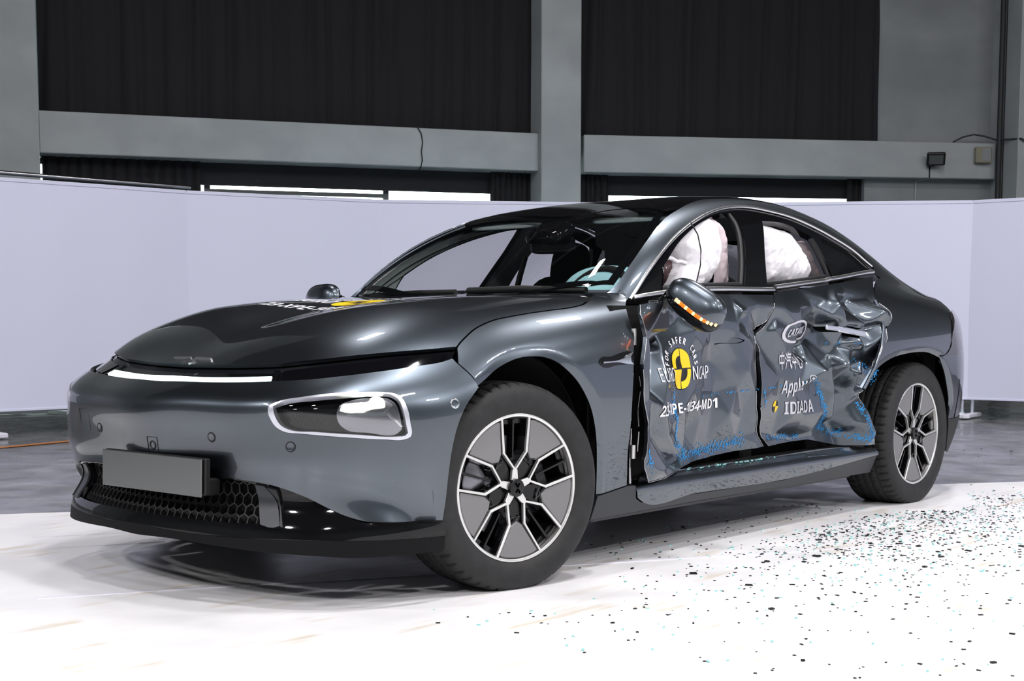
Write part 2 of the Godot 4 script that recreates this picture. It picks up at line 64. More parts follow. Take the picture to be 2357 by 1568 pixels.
# Control nets of the body: side width, top height, nose, tail, roof, cabin side. [u0, du, nu, v0, dv, nv, even, values]
const NETS := {
	"S": [-1.2, 0.4, 15, 0.1, 0.12, 11, false, [0.7299, 0.7551, 0.7736, 0.7845, 0.7847, 0.7691, 0.7314, 0.6654, 0.5667, 0.4331, 0.2643, 0.7909, 0.819, 0.8406, 0.8557, 0.8625, 0.8561, 0.8285, 0.7708, 0.6756, 0.5393, 0.3617, 0.8308, 0.8625, 0.8874, 0.9059, 0.917, 0.9163, 0.8954, 0.8437, 0.7528, 0.6181, 0.4391, 0.8506, 0.886, 0.9141, 0.9353, 0.9488, 0.9508, 0.9332, 0.8855, 0.7991, 0.6698, 0.4966, 0.8547, 0.893, 0.9237, 0.9469, 0.9616, 0.9642, 0.9474, 0.9016, 0.8194, 0.6975, 0.535, 0.8499, 0.8903, 0.9229, 0.9473, 0.9624, 0.9647, 0.9473, 0.9022, 0.8232, 0.7084, 0.5577, 0.8432, 0.885, 0.9187, 0.9437, 0.9589, 0.9606, 0.9426, 0.8976, 0.8207, 0.7108, 0.5686, 0.8396, 0.8822, 0.9163, 0.9416, 0.9568, 0.9583, 0.9403, 0.8955, 0.8194, 0.7111, 0.5712, 0.8406, 0.8837, 0.9181, 0.9436, 0.9591, 0.9612, 0.9438, 0.8994, 0.8226, 0.7117, 0.5667, 0.8444, 0.8883, 0.9232, 0.9491, 0.9655, 0.9691, 0.953, 0.9088, 0.8293, 0.7113, 0.5539, 0.8467, 0.8919, 0.9278, 0.9547, 0.9723, 0.9778, 0.9636, 0.919, 0.8344, 0.7053, 0.5301, 0.8423, 0.889, 0.9262, 0.9543, 0.9727, 0.9792, 0.9668, 0.9209, 0.8291, 0.6867, 0.4928, 0.8266, 0.874, 0.912, 0.9404, 0.9583, 0.9636, 0.9501, 0.9009, 0.8019, 0.6486, 0.4415, 0.7967, 0.8434, 0.8802, 0.9068, 0.922, 0.9228, 0.9019, 0.8455, 0.7414, 0.5849, 0.3766, 0.7518, 0.7958, 0.8294, 0.8521, 0.8618, 0.8533, 0.8191, 0.7515, 0.644, 0.4934, 0.2987]],
	"H": [-1.2, 0.4, 15, 0, 0.2, 6, true, [0.5801, 0.6285, 0.6255, 0.5671, 0.4425, 0.2432, 0.7431, 0.7973, 0.818, 0.7892, 0.6763, 0.4623, 0.8721, 0.913, 0.9365, 0.9225, 0.8304, 0.6403, 0.9589, 0.9747, 0.9884, 0.9818, 0.9189, 0.7778, 1.0001, 0.994, 0.9993, 1.0051, 0.9712, 0.8817, 1.0257, 1.0105, 1.0064, 1.0125, 1.005, 0.9641, 1.0654, 1.0537, 1.0479, 1.048, 1.0458, 1.031, 1.1143, 1.1128, 1.1094, 1.1038, 1.0943, 1.0789, 1.1528, 1.1605, 1.1596, 1.1502, 1.1315, 1.1034, 1.165, 1.1764, 1.176, 1.1639, 1.1396, 1.1026, 1.1461, 1.1557, 1.1538, 1.1402, 1.1151, 1.0784, 1.1032, 1.1088, 1.1054, 1.0924, 1.0699, 1.0362, 1.0486, 1.0528, 1.0501, 1.0397, 1.0187, 0.9797, 0.9904, 0.9997, 0.9993, 0.9877, 0.9594, 0.9071, 0.9313, 0.9537, 0.9558, 0.936, 0.8909, 0.8181]],
	"F": [0.1, 0.05, 19, 0, 0.2, 6, true, [-0.8479, -0.8318, -0.7948, -0.7257, -0.5773, -0.3053, -0.8421, -0.8217, -0.7846, -0.7227, -0.5779, -0.2917, -0.8356, -0.8164, -0.7796, -0.7156, -0.5691, -0.2852, -0.8298, -0.8131, -0.7749, -0.7063, -0.5583, -0.2822, -0.8289, -0.8111, -0.772, -0.7038, -0.5573, -0.2808, -0.8363, -0.8114, -0.7765, -0.7233, -0.5807, -0.2812, -0.8506, -0.816, -0.791, -0.7668, -0.6261, -0.285, -0.8645, -0.8245, -0.8038, -0.7946, -0.6569, -0.294, -0.8723, -0.8318, -0.8077, -0.7932, -0.6603, -0.3071, -0.8785, -0.8397, -0.813, -0.793, -0.6595, -0.3191, -0.8888, -0.8561, -0.8243, -0.7936, -0.6601, -0.3196, -0.8844, -0.8581, -0.8208, -0.8028, -0.6718, -0.2957, -0.8264, -0.79, -0.7449, -0.7419, -0.6278, -0.2447, -0.741, -0.6913, -0.6542, -0.6471, -0.5349, -0.1831, -0.6654, -0.6241, -0.6081, -0.5987, -0.464, -0.1176, -0.5912, -0.5625, -0.5566, -0.5379, -0.3881, -0.0476, -0.5087, -0.4843, -0.4643, -0.4255, -0.2768, 0.0351, -0.4073, -0.3864, -0.3539, -0.2927, -0.1445, 0.1343, -0.285, -0.2686, -0.23, -0.1586, -0.01, 0.2568]],
	"B": [0.1, 0.15, 9, 0, 0.2, 6, true, [3.838, 3.8886, 3.8918, 3.8248, 3.6382, 3.295, 3.9382, 3.9773, 3.9829, 3.9296, 3.7551, 3.4103, 3.9897, 4.0256, 4.0311, 3.9807, 3.8131, 3.4764, 4.0036, 4.0391, 4.0434, 3.9914, 3.8253, 3.4944, 3.9961, 4.0287, 4.034, 3.9844, 3.8165, 3.4786, 3.9731, 4.0009, 4.0098, 3.9704, 3.8078, 3.4523, 3.9266, 3.954, 3.9665, 3.9335, 3.7716, 3.4014, 3.8442, 3.8809, 3.8916, 3.847, 3.6752, 3.3151, 3.7216, 3.7785, 3.7782, 3.7035, 3.5166, 3.1898]],
	"R": [0.4, 0.3, 14, 0, 0.25, 5, true, [0.68, 0.7309, 0.7438, 0.7196, 0.6577, 0.9441, 1.0356, 1.0719, 1.0385, 0.9195, 1.1691, 1.2516, 1.2831, 1.2447, 1.1194, 1.3443, 1.3845, 1.3904, 1.3513, 1.2555, 1.45, 1.4536, 1.438, 1.398, 1.3257, 1.4786, 1.4852, 1.4677, 1.4187, 1.3365, 1.4464, 1.4887, 1.4815, 1.4191, 1.3039, 1.3807, 1.4565, 1.461, 1.3901, 1.2451, 1.3012, 1.3872, 1.3965, 1.3248, 1.1724, 1.2169, 1.288, 1.292, 1.2274, 1.0927, 1.1291, 1.1729, 1.1687, 1.1149, 1.0092, 1.0363, 1.0527, 1.04, 0.9968, 0.9215, 0.9362, 0.9312, 0.9116, 0.8769, 0.8264, 0.8275, 0.8086, 0.7848, 0.7559, 0.7217]],
	"G": [0.4, 0.4, 11, 0.85, 0.1, 8, false, [0.7864, 0.7643, 0.7369, 0.7029, 0.6619, 0.6189, 0.5786, 0.5423, 0.8067, 0.7922, 0.7743, 0.7461, 0.6989, 0.6431, 0.5891, 0.5408, 0.8201, 0.8069, 0.7872, 0.7567, 0.7107, 0.6549, 0.5969, 0.5421, 0.8254, 0.8118, 0.7874, 0.7525, 0.7083, 0.6572, 0.6017, 0.5437, 0.8194, 0.8088, 0.7837, 0.7472, 0.7042, 0.6564, 0.6024, 0.5394, 0.7984, 0.7955, 0.7736, 0.7379, 0.6965, 0.6503, 0.5937, 0.5232, 0.7617, 0.7674, 0.7498, 0.7138, 0.6716, 0.6257, 0.5669, 0.495, 0.7141, 0.7235, 0.7085, 0.6702, 0.6225, 0.5747, 0.5208, 0.46, 0.6631, 0.6663, 0.6493, 0.6116, 0.5623, 0.5138, 0.4678, 0.4237, 0.6128, 0.6009, 0.5776, 0.5435, 0.5021, 0.4602, 0.4224, 0.3901, 0.5639, 0.5304, 0.5005, 0.4733, 0.447, 0.4197, 0.3909, 0.3614]],
}
# Creases of the two crushed doors: (x, height, how far in)
const CREASES := [0.6376, 0.9202, -0.0473, 0.7946, 0.9581, -0.0607, 0.7459, 0.9042, -0.0405, 0.6672, 0.8452, -0.027, 0.7928, 0.9091, 0.0473, 0.7504, 0.8444, 0.0675, 0.8511, 0.8516, 0.0607, 0.8219, 0.8192, 0.0945, 0.6811, 0.8212, -0.0135, 0.6618, 0.7099, -0.0135, 0.6923, 0.709, 0.0405, 0.6825, 0.613, 0, 0.7298, 0.6432, 0.0473, 0.6829, 0.4832, -0.0135, 0.7331, 0.4798, 0.027, 0.6706, 0.3693, -0.0405, 0.7647, 0.3358, -0.0473, 0.827, 0.3721, -0.0203, 0.8572, 0.4032, 0.027, 0.7934, 0.7838, 0.0675, 0.8542, 0.7941, 0.0338, 0.9922, 0.8503, 0.027, 1.0149, 0.9091, 0.0405, 1.0995, 0.8664, 0, 1.1812, 0.7966, 0, 1.2863, 0.7421, 0.0405, 1.2465, 0.8131, 0.0135, 1.4353, 0.8644, 0, 1.4577, 0.9449, -0.0203, 1.4643, 0.9091, 0.0338, 1.4303, 0.9895, 0.0135, 1.5398, 0.9363, 0.0135, 1.6062, 0.973, 0, 1.5188, 0.8729, 0.0203, 0.9304, 0.5837, 0.027, 1.1029, 0.6261, 0, 1.3162, 0.6085, 0.0405, 1.4472, 0.6304, 0.0068, 1.5156, 0.7007, -0.0135, 1.5661, 0.7907, 0, 1.5318, 0.5172, 0.027, 1.3993, 0.5058, 0, 1.1989, 0.5165, 0.0203, 1.1026, 0.4523, 0.0473, 1.0735, 0.4195, 0.0068, 1.2915, 0.4216, 0.027, 1.4948, 0.4084, 0.0203, 1.6375, 0.3803, 0, 0.9068, 0.5008, 0.0068, 0.8803, 0.4521, 0, 0.9988, 0.3737, 0, 1.164, 0.3772, 0.0135, 1.5, 0.3619, 0.027, 1.6242, 0.4939, 0, 1.6235, 0.4376, 0.0135, 1.6218, 0.8082, 0.027, 1.6622, 0.8354, 0.0675, 1.6943, 0.8536, 0.0405, 1.7284, 0.8627, 0, 1.7454, 0.9184, 0.0135, 1.7911, 0.9558, -0.0135, 1.9413, 0.9662, 0, 2.189, 0.9974, -0.017, 2.3214, 1.0489, -0.0595, 2.2343, 0.9979, -0.051, 2.1702, 0.9189, -0.0255, 2.3012, 0.9985, 0.034, 2.4129, 0.9996, 0.051, 2.423, 0.9392, 0.0425, 2.5695, 1.0012, 0.0255, 2.0913, 0.9672, 0.0203, 2.0467, 0.9284, 0.027, 2.1687, 0.8895, 0.068, 2.2741, 0.8952, -0.034, 2.4051, 0.889, -0.0425, 2.435, 0.8749, 0.051, 2.474, 0.8949, -0.017, 2.56, 0.9499, -0.0765, 2.5929, 0.9295, -0.0595, 2.577, 0.8886, -0.017, 2.4832, 0.8686, 0.034, 2.322, 0.8494, 0.0255, 2.0124, 0.8033, 0.0405, 1.9786, 0.7845, 0.081, 2.0839, 0.8218, 0.0675, 2.0537, 0.7834, 0.027, 2.0011, 0.7263, 0, 1.9273, 0.8615, 0, 1.8718, 0.7291, 0, 1.795, 0.6556, 0.0135, 1.9095, 0.5945, 0, 2.0124, 0.4734, 0, 1.8236, 0.4833, 0.027, 1.8119, 0.4071, 0.027, 2.0023, 0.3757, 0.0405, 2.1679, 0.7817, 0.051, 2.2656, 0.7903, 0.017, 2.3541, 0.7993, -0.051, 2.3548, 0.7792, 0, 2.2383, 0.7411, 0.034, 2.2962, 0.7003, -0.0425, 2.1689, 0.6932, -0.034, 2.0921, 0.6717, -0.0675, 2.3115, 0.6361, -0.085, 2.1, 0.6558, 0.0405, 2.2982, 0.6204, 0.068, 2.3528, 0.6792, 0.034, 2.4418, 0.7782, 0, 2.4885, 0.7979, -0.017, 2.5447, 0.8379, -0.034, 2.4392, 0.7177, 0.017, 2.3682, 0.6387, 0.051, 2.3955, 0.6581, -0.017, 2.1327, 0.6254, 0.034, 2.1805, 0.4847, 0, 2.2267, 0.5826, -0.017, 2.2619, 0.4608, 0, 2.2731, 0.5811, 0.068, 2.2981, 0.4593, 0.085, 2.3073, 0.5196, 0.051, 2.3202, 0.5595, 0.034, 2.3564, 0.5178, 0.017, 2.3617, 0.5683, -0.017, 2.3879, 0.4248, -0.034, 2.4406, 0.4121, -0.051, 2.4976, 0.368, -0.051, 2.236, 0.4115, 0.051, 2.3454, 0.3858, 0.068, 2.1549, 0.3859, 0.027, 2.523, 0.3354, -0.034]

const SA := 0.2
const SB := 3.2
const SC := SA - PI / 2.0

class Net:
	var u0: float
	var du: float
	var nu: int
	var v0: float
	var dv: float
	var nv: int
	var w: int
	var c := PackedFloat32Array()
	func _init(a: Array) -> void:
		u0 = a[0]; du = a[1]; nu = a[2]; v0 = a[3]; dv = a[4]; nv = a[5]
		var even: bool = a[6]
		var k: Array = a[7]
		w = nv + 3
		for i in range(-1, nu + 2):
			for j in range(-1, nv + 2):
				var jj := absi(j) if even else j
				c.append(k[clampi(i, 0, nu - 1) * nv + clampi(jj, 0, nv - 1)])
	func at(u: float, v: float) -> float:
		var a := clampf((u - u0) / du, 0.0, nu - 1.000001)
		var i := int(a)
		var t := a - i
		var b := clampf((v - v0) / dv, 0.0, nv - 1.000001)
		var j := int(b)
		var r := b - j
		var t2 := t * t
		var t3 := t2 * t
		var r2 := r * r
		var r3 := r2 * r
		var b0 := 1.0 - 3.0 * r + 3.0 * r2 - r3
		var b1 := 3.0 * r3 - 6.0 * r2 + 4.0
		var b2 := -3.0 * r3 + 3.0 * r2 + 3.0 * r + 1.0
		var o := i * w + j
		var s0 := c[o] * b0 + c[o + 1] * b1 + c[o + 2] * b2 + c[o + 3] * r3
		o += w
		var s1 := c[o] * b0 + c[o + 1] * b1 + c[o + 2] * b2 + c[o + 3] * r3
		o += w
		var s2 := c[o] * b0 + c[o + 1] * b1 + c[o + 2] * b2 + c[o + 3] * r3
		o += w
		var s3 := c[o] * b0 + c[o + 1] * b1 + c[o + 2] * b2 + c[o + 3] * r3
		return (s0 * (1.0 - 3.0 * t + 3.0 * t2 - t3) + s1 * (3.0 * t3 - 6.0 * t2 + 4.0) + s2 * (-3.0 * t3 + 3.0 * t2 + 3.0 * t + 1.0) + s3 * t3) / 36.0

var nS: Net
var nH: Net
var nF: Net
var nB: Net
var nR: Net
var nG: Net
var dent: Net
var M := {}
var car: Node3D
var rng := RandomNumberGenerator.new()


func _ready() -> void:
	rng.seed = 7
	# --- camera: shifted lens, f = 3205 pixels of the 2357 x 1568 frame
	var cam := Camera3D.new()
	cam.name = "camera"
	cam.projection = Camera3D.PROJECTION_FRUSTUM
	cam.near = 0.1
	cam.far = 120.0
	cam.size = 2.0 * 784.0 / 3205.17 * cam.near
	cam.frustum_offset = Vector2(0, 250.08 / 3205.17 * cam.near)
	cam.transform = Transform3D(Basis(Vector3.UP, -0.848211) * Basis(Vector3.RIGHT, -0.092724), Vector3(-3.51683, 0.907608, 3.978624))
	add_child(cam)
	cam.current = true
	# --- daylight outside the hall
	var env := Environment.new()
	env.background_mode = Environment.BG_COLOR
	env.background_color = Color(0.88, 0.97, 0.96)
	env.background_energy_multiplier = 9.0
	env.tonemap_mode = Environment.TONE_MAPPER_LINEAR
	env.tonemap_exposure = 1.3
	env.sdfgi_enabled = true
	env.ssao_enabled = true
	env.ssil_enabled = true
	var we := WorldEnvironment.new()
	we.name = "environment"
	we.environment = env
	add_child(we)
	# --- lamps of the hall: [x, y, z, width, length, energy]
	for L in [[-1.0, 6.6, 2.15, 0.4, 0.5, 11.0], [0.9, 6.6, 2.35, 0.4, 0.5, 11.0], [0.2, 6.8, 6.6, 0.5, 0.9, 8.0], [4.4, 6.8, 4.8, 0.5, 0.9, 10.0], [5.6, 6.8, 0.4, 0.5, 0.9, 12.0], [1.8, 6.8, -2.4, 0.5, 0.9, 8.0], [-3.5, 6.9, 8.3, 0.5, 0.9, 26.0], [1.7, 6.9, 11.2, 0.5, 0.9, 40.0], [-8.2, 6.9, 4.6, 0.5, 0.9, 36.0], [-9.5, 6.9, 0.2, 0.5, 0.9, 42.0], [-7.4, 6.9, -4.0, 0.5, 0.9, 26.0], [6.5, 6.9, 9.5, 0.5, 0.9, 30.0]]:
		hall_lamp(Vector3(L[0], L[1], L[2]), L[3], L[4], L[5])
	nS = Net.new(NETS["S"]); nH = Net.new(NETS["H"]); nF = Net.new(NETS["F"]); nB = Net.new(NETS["B"]); nR = Net.new(NETS["R"]); nG = Net.new(NETS["G"])
	materials()
	dent = dent_net()
	hall()
	screens()
	car = Node3D.new()
	car.name = "car"
	add_child(car)
	tag(car, "dark grey metallic sedan with crushed left doors on white floor", "car")
	body_front()
	body_side()
	cabin()
	interior()
	wheels()
	mirrors()
	underbody()
	debris()


# ------------------------------------------------------------------ helpers
func tag(o: Node, label := "", category := "", group := "", kind := "") -> void:
	if label: o.set_meta("label", label)
	if category: o.set_meta("category", category)
	if group: o.set_meta("group", group)
	if kind: o.set_meta("kind", kind)


func put(called: String, mesh: Mesh, mat: Material, parent: Node = self, label := "") -> MeshInstance3D:
	var o := MeshInstance3D.new()
	o.name = called
	o.mesh = mesh
	if mat: o.material_override = mat
	if label: o.set_meta("label", label)
	parent.add_child(o, true)
	if parent == self: numbered(o, called)
	return o


var used := {}
func numbered(o: Node, called: String) -> void:
	if used.has(called):
		o.name = "%s_%03d" % [called, used[called]]
		used[called] += 1
	else:
		o.name = called
		used[called] = 1


func thing(called: String, where: Vector3, turn := 0.0) -> Node3D:
	var o := Node3D.new()
	o.name = called
	add_child(o, true)
	numbered(o, called)
	o.position = where
	o.rotation.y = turn
	return o


func sub(called: String, parent: Node) -> Node3D:
	var o := Node3D.new()
	o.name = called
	parent.add_child(o, true)
	return o


func std(c: Color, rough: float, metal := 0.0, coat := 0.0) -> StandardMaterial3D:
	var m := StandardMaterial3D.new()
	m.albedo_color = c
	m.roughness = rough
	m.metallic = metal
	if coat > 0.0:
		m.clearcoat_enabled = true
		m.clearcoat = coat
		m.clearcoat_roughness = 0.02
	return m


func glass(c: Color, a: float) -> StandardMaterial3D:
	var m := std(Color(c.r, c.g, c.b, a), 0.02)
	m.transparency = BaseMaterial3D.TRANSPARENCY_ALPHA
	return m


func glow(c: Color, e: float) -> StandardMaterial3D:
	var m := std(c, 0.3)
	m.emission_enabled = true
	m.emission = c
	m.emission_energy_multiplier = e
	return m


func noise_tex(size: int, freq: float, a: Color, b: Color, oct := 5, s := 1) -> NoiseTexture2D:
	var n := FastNoiseLite.new()
	n.seed = s
	n.frequency = freq
	n.fractal_octaves = oct
	var t := NoiseTexture2D.new()
	t.width = size
	t.height = size
	t.seamless = true
	t.noise = n
	var g := Gradient.new()
	g.colors = PackedColorArray([a, b])
	g.offsets = PackedFloat32Array([0.25, 0.75])
	t.color_ramp = g
	return t


func noise_height(size: int, freq: float, s := 1) -> NoiseTexture2D:
	return noise_tex(size, freq, Color.BLACK, Color.WHITE, 4, s)


func tri(m: StandardMaterial3D, scale: float, world := true) -> StandardMaterial3D:
	m.uv1_triplanar = true
	m.uv1_world_triplanar = world
	m.uv1_scale = Vector3.ONE * scale
	return m


func materials() -> void:
	M.paint = std(Color(0.33, 0.36, 0.39), 0.33, 1.0, 1.0)
	M.lip = std(Color(0.06, 0.062, 0.068), 0.6)
	M.lip.metallic_specular = 0.25
	M.a_trim = std(Color(0.72, 0.78, 0.77), 0.8)
	M.satin = std(Color(0.90, 0.90, 0.90), 0.26, 1.0)
	M.paint_edge = std(Color(0.12, 0.13, 0.14), 0.5, 0.5)
	M.gloss = std(Color(0.05, 0.052, 0.06), 0.05)
	M.gloss.metallic_specular = 0.42
	M.black = std(Color(0.025, 0.026, 0.03), 0.55)
	M.tray = std(Color(0.25, 0.25, 0.26), 0.7)
	M.dark = std(Color(0.016, 0.017, 0.02), 0.9)
	M.clad = tri(std(Color(0.19, 0.20, 0.215), 0.42, 0.35), 8.0)
	M.trim = std(Color(0.10, 0.105, 0.115), 0.45, 0.2)
	M.chrome = std(Color(0.86, 0.87, 0.88), 0.14, 1.0)
	M.silver = std(Color(0.88, 0.89, 0.93), 0.38, 1.0, 0.6)
	M.alu = std(Color(0.88, 0.88, 0.87), 0.30, 0.85, 0.5)
	M.insert = std(Color(0.47, 0.47, 0.475), 0.55, 0.2)
	M.disc = std(Color(0.6, 0.6, 0.63), 0.25, 1.0)
	M.rubber = tri(std(Color(0.12, 0.12, 0.125), 0.7), 3.0, false)
	M.rubber.albedo_texture = noise_tex(256, 0.02, Color(0.8, 0.8, 0.8), Color(1, 1, 1), 4, 5)
	M.rubber.heightmap_enabled = true
	M.rubber.heightmap_texture = noise_height(256, 0.08, 9)
	M.rubber.heightmap_scale = 0.05
	M.ws = glass(Color(0.02, 0.035, 0.035), 0.18)
	M.pane = glass(Color(0.02, 0.03, 0.03), 0.18)
	M.tint = glass(Color(0.004, 0.005, 0.006), 0.9)
	M.lens = glass(Color(0.02, 0.02, 0.03), 0.08)
	M.bag = tri(std(Color(0.93, 0.92, 0.94), 0.85), 4.0, false)
	M.bag.heightmap_enabled = true
	M.bag.heightmap_texture = noise_height(256, 0.03, 11)
	M.bag.heightmap_scale = 0.12
	M.pink = std(Color(0.86, 0.80, 0.82), 0.8)
	M.maroon = std(Color(0.27, 0.15, 0.16), 0.38, 0.0, 0.3)
	M.cyan = std(Color(0.62, 0.83, 0.85), 0.8)
	M.cloth = std(Color(0.03, 0.03, 0.034), 0.95)
	M.lining = std(Color(0.62, 0.64, 0.65), 0.9)
	M.visor = std(Color(0.70, 0.76, 0.76), 0.8)
	M.white_print = std(Color(0.93, 0.93, 0.95), 0.45)
	M.yellow = std(Color(0.95, 0.80, 0.06), 0.4)
	M.print_black = std(Color(0.03, 0.03, 0.03), 0.4)
	M.grey_print = std(Color(0.75, 0.75, 0.78), 0.45)
	M.blue = std(Color(0.10, 0.55, 0.82), 0.6)
	M.drl = glow(Color(0.90, 0.98, 0.96), 1.6)
	M.beam_light = glow(Color(0.97, 1.0, 0.88), 2.2)
	M.amber = glow(Color(1.0, 0.30, 0.03), 2.4)
	M.amber_hot = glow(Color(1.0, 0.72, 0.42), 2.6)
	M.plate = tri(std(Color(0.50, 0.51, 0.51), 0.30, 0.8), 2.0)
	# hall
	M.wall = tri(std(Color(1, 1, 1), 0.9), 0.35)
	M.wall.albedo_texture = noise_tex(512, 0.006, Color(0.57, 0.595, 0.60), Color(0.63, 0.655, 0.66), 5, 3)
	M.upper = tri(std(Color(1, 1, 1), 0.9), 0.35)
	M.upper.albedo_texture = noise_tex(512, 0.006, Color(0.46, 0.48, 0.49), Color(0.52, 0.54, 0.55), 5, 4)
	M.drape = std(Color(0.095, 0.097, 0.11), 0.95)
	M.blind = std(Color(0.12, 0.13, 0.14), 0.9)
	M.frame = std(Color(0.30, 0.31, 0.31), 0.4, 0.7)
	M.fabric = tri(std(Color(0.83, 0.845, 0.925), 0.9), 1.0)
	M.fabric.backlight_enabled = true
	M.fabric.backlight = Color(0.12, 0.12, 0.13)
	M.seam = std(Color(0.72, 0.71, 0.79), 0.9)
	M.ceiling = std(Color(0.10, 0.105, 0.11), 0.9)
	M.concrete = tri(std(Color(1, 1, 1), 0.34), 0.22)
	M.concrete.albedo_texture = noise_tex(1024, 0.012, Color(0.31, 0.315, 0.32), Color(0.44, 0.44, 0.44), 6, 6)
	M.concrete.roughness_texture = noise_tex(512, 0.02, Color(0.5, 0.5, 0.5), Color(1, 1, 1), 4, 8)
	M.floor_white = floor_white()
	M.tape = std(Color(0.86, 0.86, 0.90), 0.4)
	M.orange = std(Color(0.70, 0.42, 0.12), 0.6)
	M.steel = std(Color(0.66, 0.66, 0.67), 0.25, 1.0)
	M.pipe = std(Color(0.14, 0.155, 0.16), 0.6)
	M.shard_black = std(Color(0.015, 0.015, 0.017), 0.35)
	M.shard_glass = std(Color(0.60, 0.84, 0.83), 0.12)


func floor_white() -> StandardMaterial3D:
	# white coating, streaked along the hall, with brown scuffs
	var n1 := FastNoiseLite.new()
	n1.seed = 21; n1.frequency = 0.012; n1.fractal_octaves = 5
	var n2 := FastNoiseLite.new()
	n2.seed = 22; n2.frequency = 0.006; n2.fractal_octaves = 4
	var im := Image.create(1024, 1024, false, Image.FORMAT_RGB8)
	for y in 1024:
		for x in 1024:
			var streak := n1.get_noise_2d(x * 0.35, y * 3.0)
			var patch := n2.get_noise_2d(x * 1.2, y * 1.6)
			var k := clampf((streak - 0.12) * 2.2, 0.0, 1.0) * clampf((patch + 0.05) * 2.5, 0.0, 1.0)
			var g := 0.905 + 0.03 * patch
			im.set_pixel(x, y, Color(g - 0.09 * k, g - 0.125 * k, g + 0.005 - 0.19 * k))
	var m := std(Color.WHITE, 0.42)
	m.albedo_texture = ImageTexture.create_from_image(im)
	m.roughness_texture = noise_tex(512, 0.015, Color(0.7, 0.7, 0.7), Color(1, 1, 1), 4, 12)
	return tri(m, 0.28)


# ------------------------------------------------------------------ simple meshes
func box_into(st: SurfaceTool, t: Transform3D, s: Vector3, bevel := 0.0) -> void:
	var b := BoxMesh.new()
	b.size = s
	if bevel <= 0.0:
		st.append_from(b, 0, t)
		return
	var h := s * 0.5
	var bb := minf(bevel, minf(h.x, minf(h.y, h.z)) * 0.95)
	# chamfered box as hull of 24 corners: six faces, twelve strips, eight corners
	for ax in 3:
		for sg in [-1.0, 1.0]:
			var u := (ax + 1) % 3
			var v := (ax + 2) % 3
			var q := []
			for k in [[-1, -1], [1, -1], [1, 1], [-1, 1]]:
				var p := Vector3.ZERO
				p[ax] = sg * h[ax]
				p[u] = k[0] * (h[u] - bb)
				p[v] = k[1] * (h[v] - bb)
				q.append(t * p)
			quad(st, q, t * Vector3.ZERO)
	for ax in 3:
		var u := (ax + 1) % 3
		var v := (ax + 2) % 3
		for k in [[-1, -1], [1, -1], [1, 1], [-1, 1]]:
			var q := []
			for e in [[-1, 0], [1, 0], [1, 1], [-1, 1]]:
				var p := Vector3.ZERO
				p[ax] = e[0] * (h[ax] - bb)
				p[u] = k[0] * (h[u] - (bb if e[1] == 0 else 0.0))
				p[v] = k[1] * (h[v] - (0.0 if e[1] == 0 else bb))
				q.append(t * p)
			quad(st, q, t * Vector3.ZERO)
	for a in [-1, 1]:
		for b2 in [-1, 1]:
			for c in [-1, 1]:
				var q := []
				for ax in 3:
					var p := Vector3(a * (h.x - bb), b2 * (h.y - bb), c * (h.z - bb))
					p[ax] = [a, b2, c][ax] * h[ax]
					q.append(t * p)
				quad(st, [q[0], q[1], q[2], q[2]], t * Vector3.ZERO)


func quad(st: SurfaceTool, q: Array, centre: Vector3) -> void:
	var n: Vector3 = (q[2] - q[0]).cross(q[1] - q[0])
	var mid: Vector3 = (q[0] + q[1] + q[2] + q[3]) * 0.25
	if n.dot(mid - centre) < 0.0:
		q = [q[3], q[2], q[1], q[0]]
		n = -n
	n = n.normalized()
	for k in [0, 1, 2, 0, 2, 3]:
		st.set_normal(n)
		st.add_vertex(q[k])


func new_st() -> SurfaceTool:
	var st := SurfaceTool.new()
	st.begin(Mesh.PRIMITIVE_TRIANGLES)
	return st


func box_mesh(s: Vector3, bevel := 0.0, at := Vector3.ZERO) -> Mesh:
	var st := new_st()
	box_into(st, Transform3D(Basis(), at), s, bevel)
	return st.commit()


func tube_into(st: SurfaceTool, pts: Array, r: float, sides := 8, r_end := -1.0, caps := true) -> void:
	# a tube along points
	if r_end < 0.0: r_end = r
	var rings := []
	var up := Vector3.UP
	for i in pts.size():
		var d: Vector3 = (pts[mini(i + 1, pts.size() - 1)] - pts[maxi(i - 1, 0)]).normalized()
		var a := d.cross(up)
		if a.length() < 0.05: a = d.cross(Vector3.RIGHT)
		a = a.normalized()
		var b := a.cross(d).normalized()
		var rr := lerpf(r, r_end, float(i) / maxf(1.0, pts.size() - 1))
		var ring := []
		for k in sides:
			var an := TAU * k / sides
			ring.append([pts[i] + (a * cos(an) + b * sin(an)) * rr, a * cos(an) + b * sin(an)])
		rings.append(ring)
	for i in pts.size() - 1:
		for k in sides:
			var k2 := (k + 1) % sides
			var order := [[i, k], [i + 1, k], [i + 1, k2], [i, k], [i + 1, k2], [i, k2]]
			var q0: Vector3 = rings[i][k][0]
			if (rings[i + 1][k2][0] - q0).cross(rings[i + 1][k][0] - q0).dot(rings[i][k][1]) < 0.0: order.reverse()
			for e in order:
				st.set_normal(rings[e[0]][e[1]][1])
				st.add_vertex(rings[e[0]][e[1]][0])
	if caps:
		for e in [0, pts.size() - 1]:
			var n: Vector3 = (pts[0] - pts[1]).normalized() if e == 0 else (pts[-1] - pts[-2]).normalized()
			for k in range(1, sides - 1):
				var tri3 := [rings[e][0][0], rings[e][k][0], rings[e][k + 1][0]]
				if (tri3[2] - tri3[0]).cross(tri3[1] - tri3[0]).dot(n) < 0.0: tri3.reverse()
				for p in tri3:
					st.set_normal(n)
					st.add_vertex(p)


func tube(pts: Array, r: float, sides := 8) -> Mesh:
	var st := new_st()
	tube_into(st, pts, r, sides)
	return st.commit()


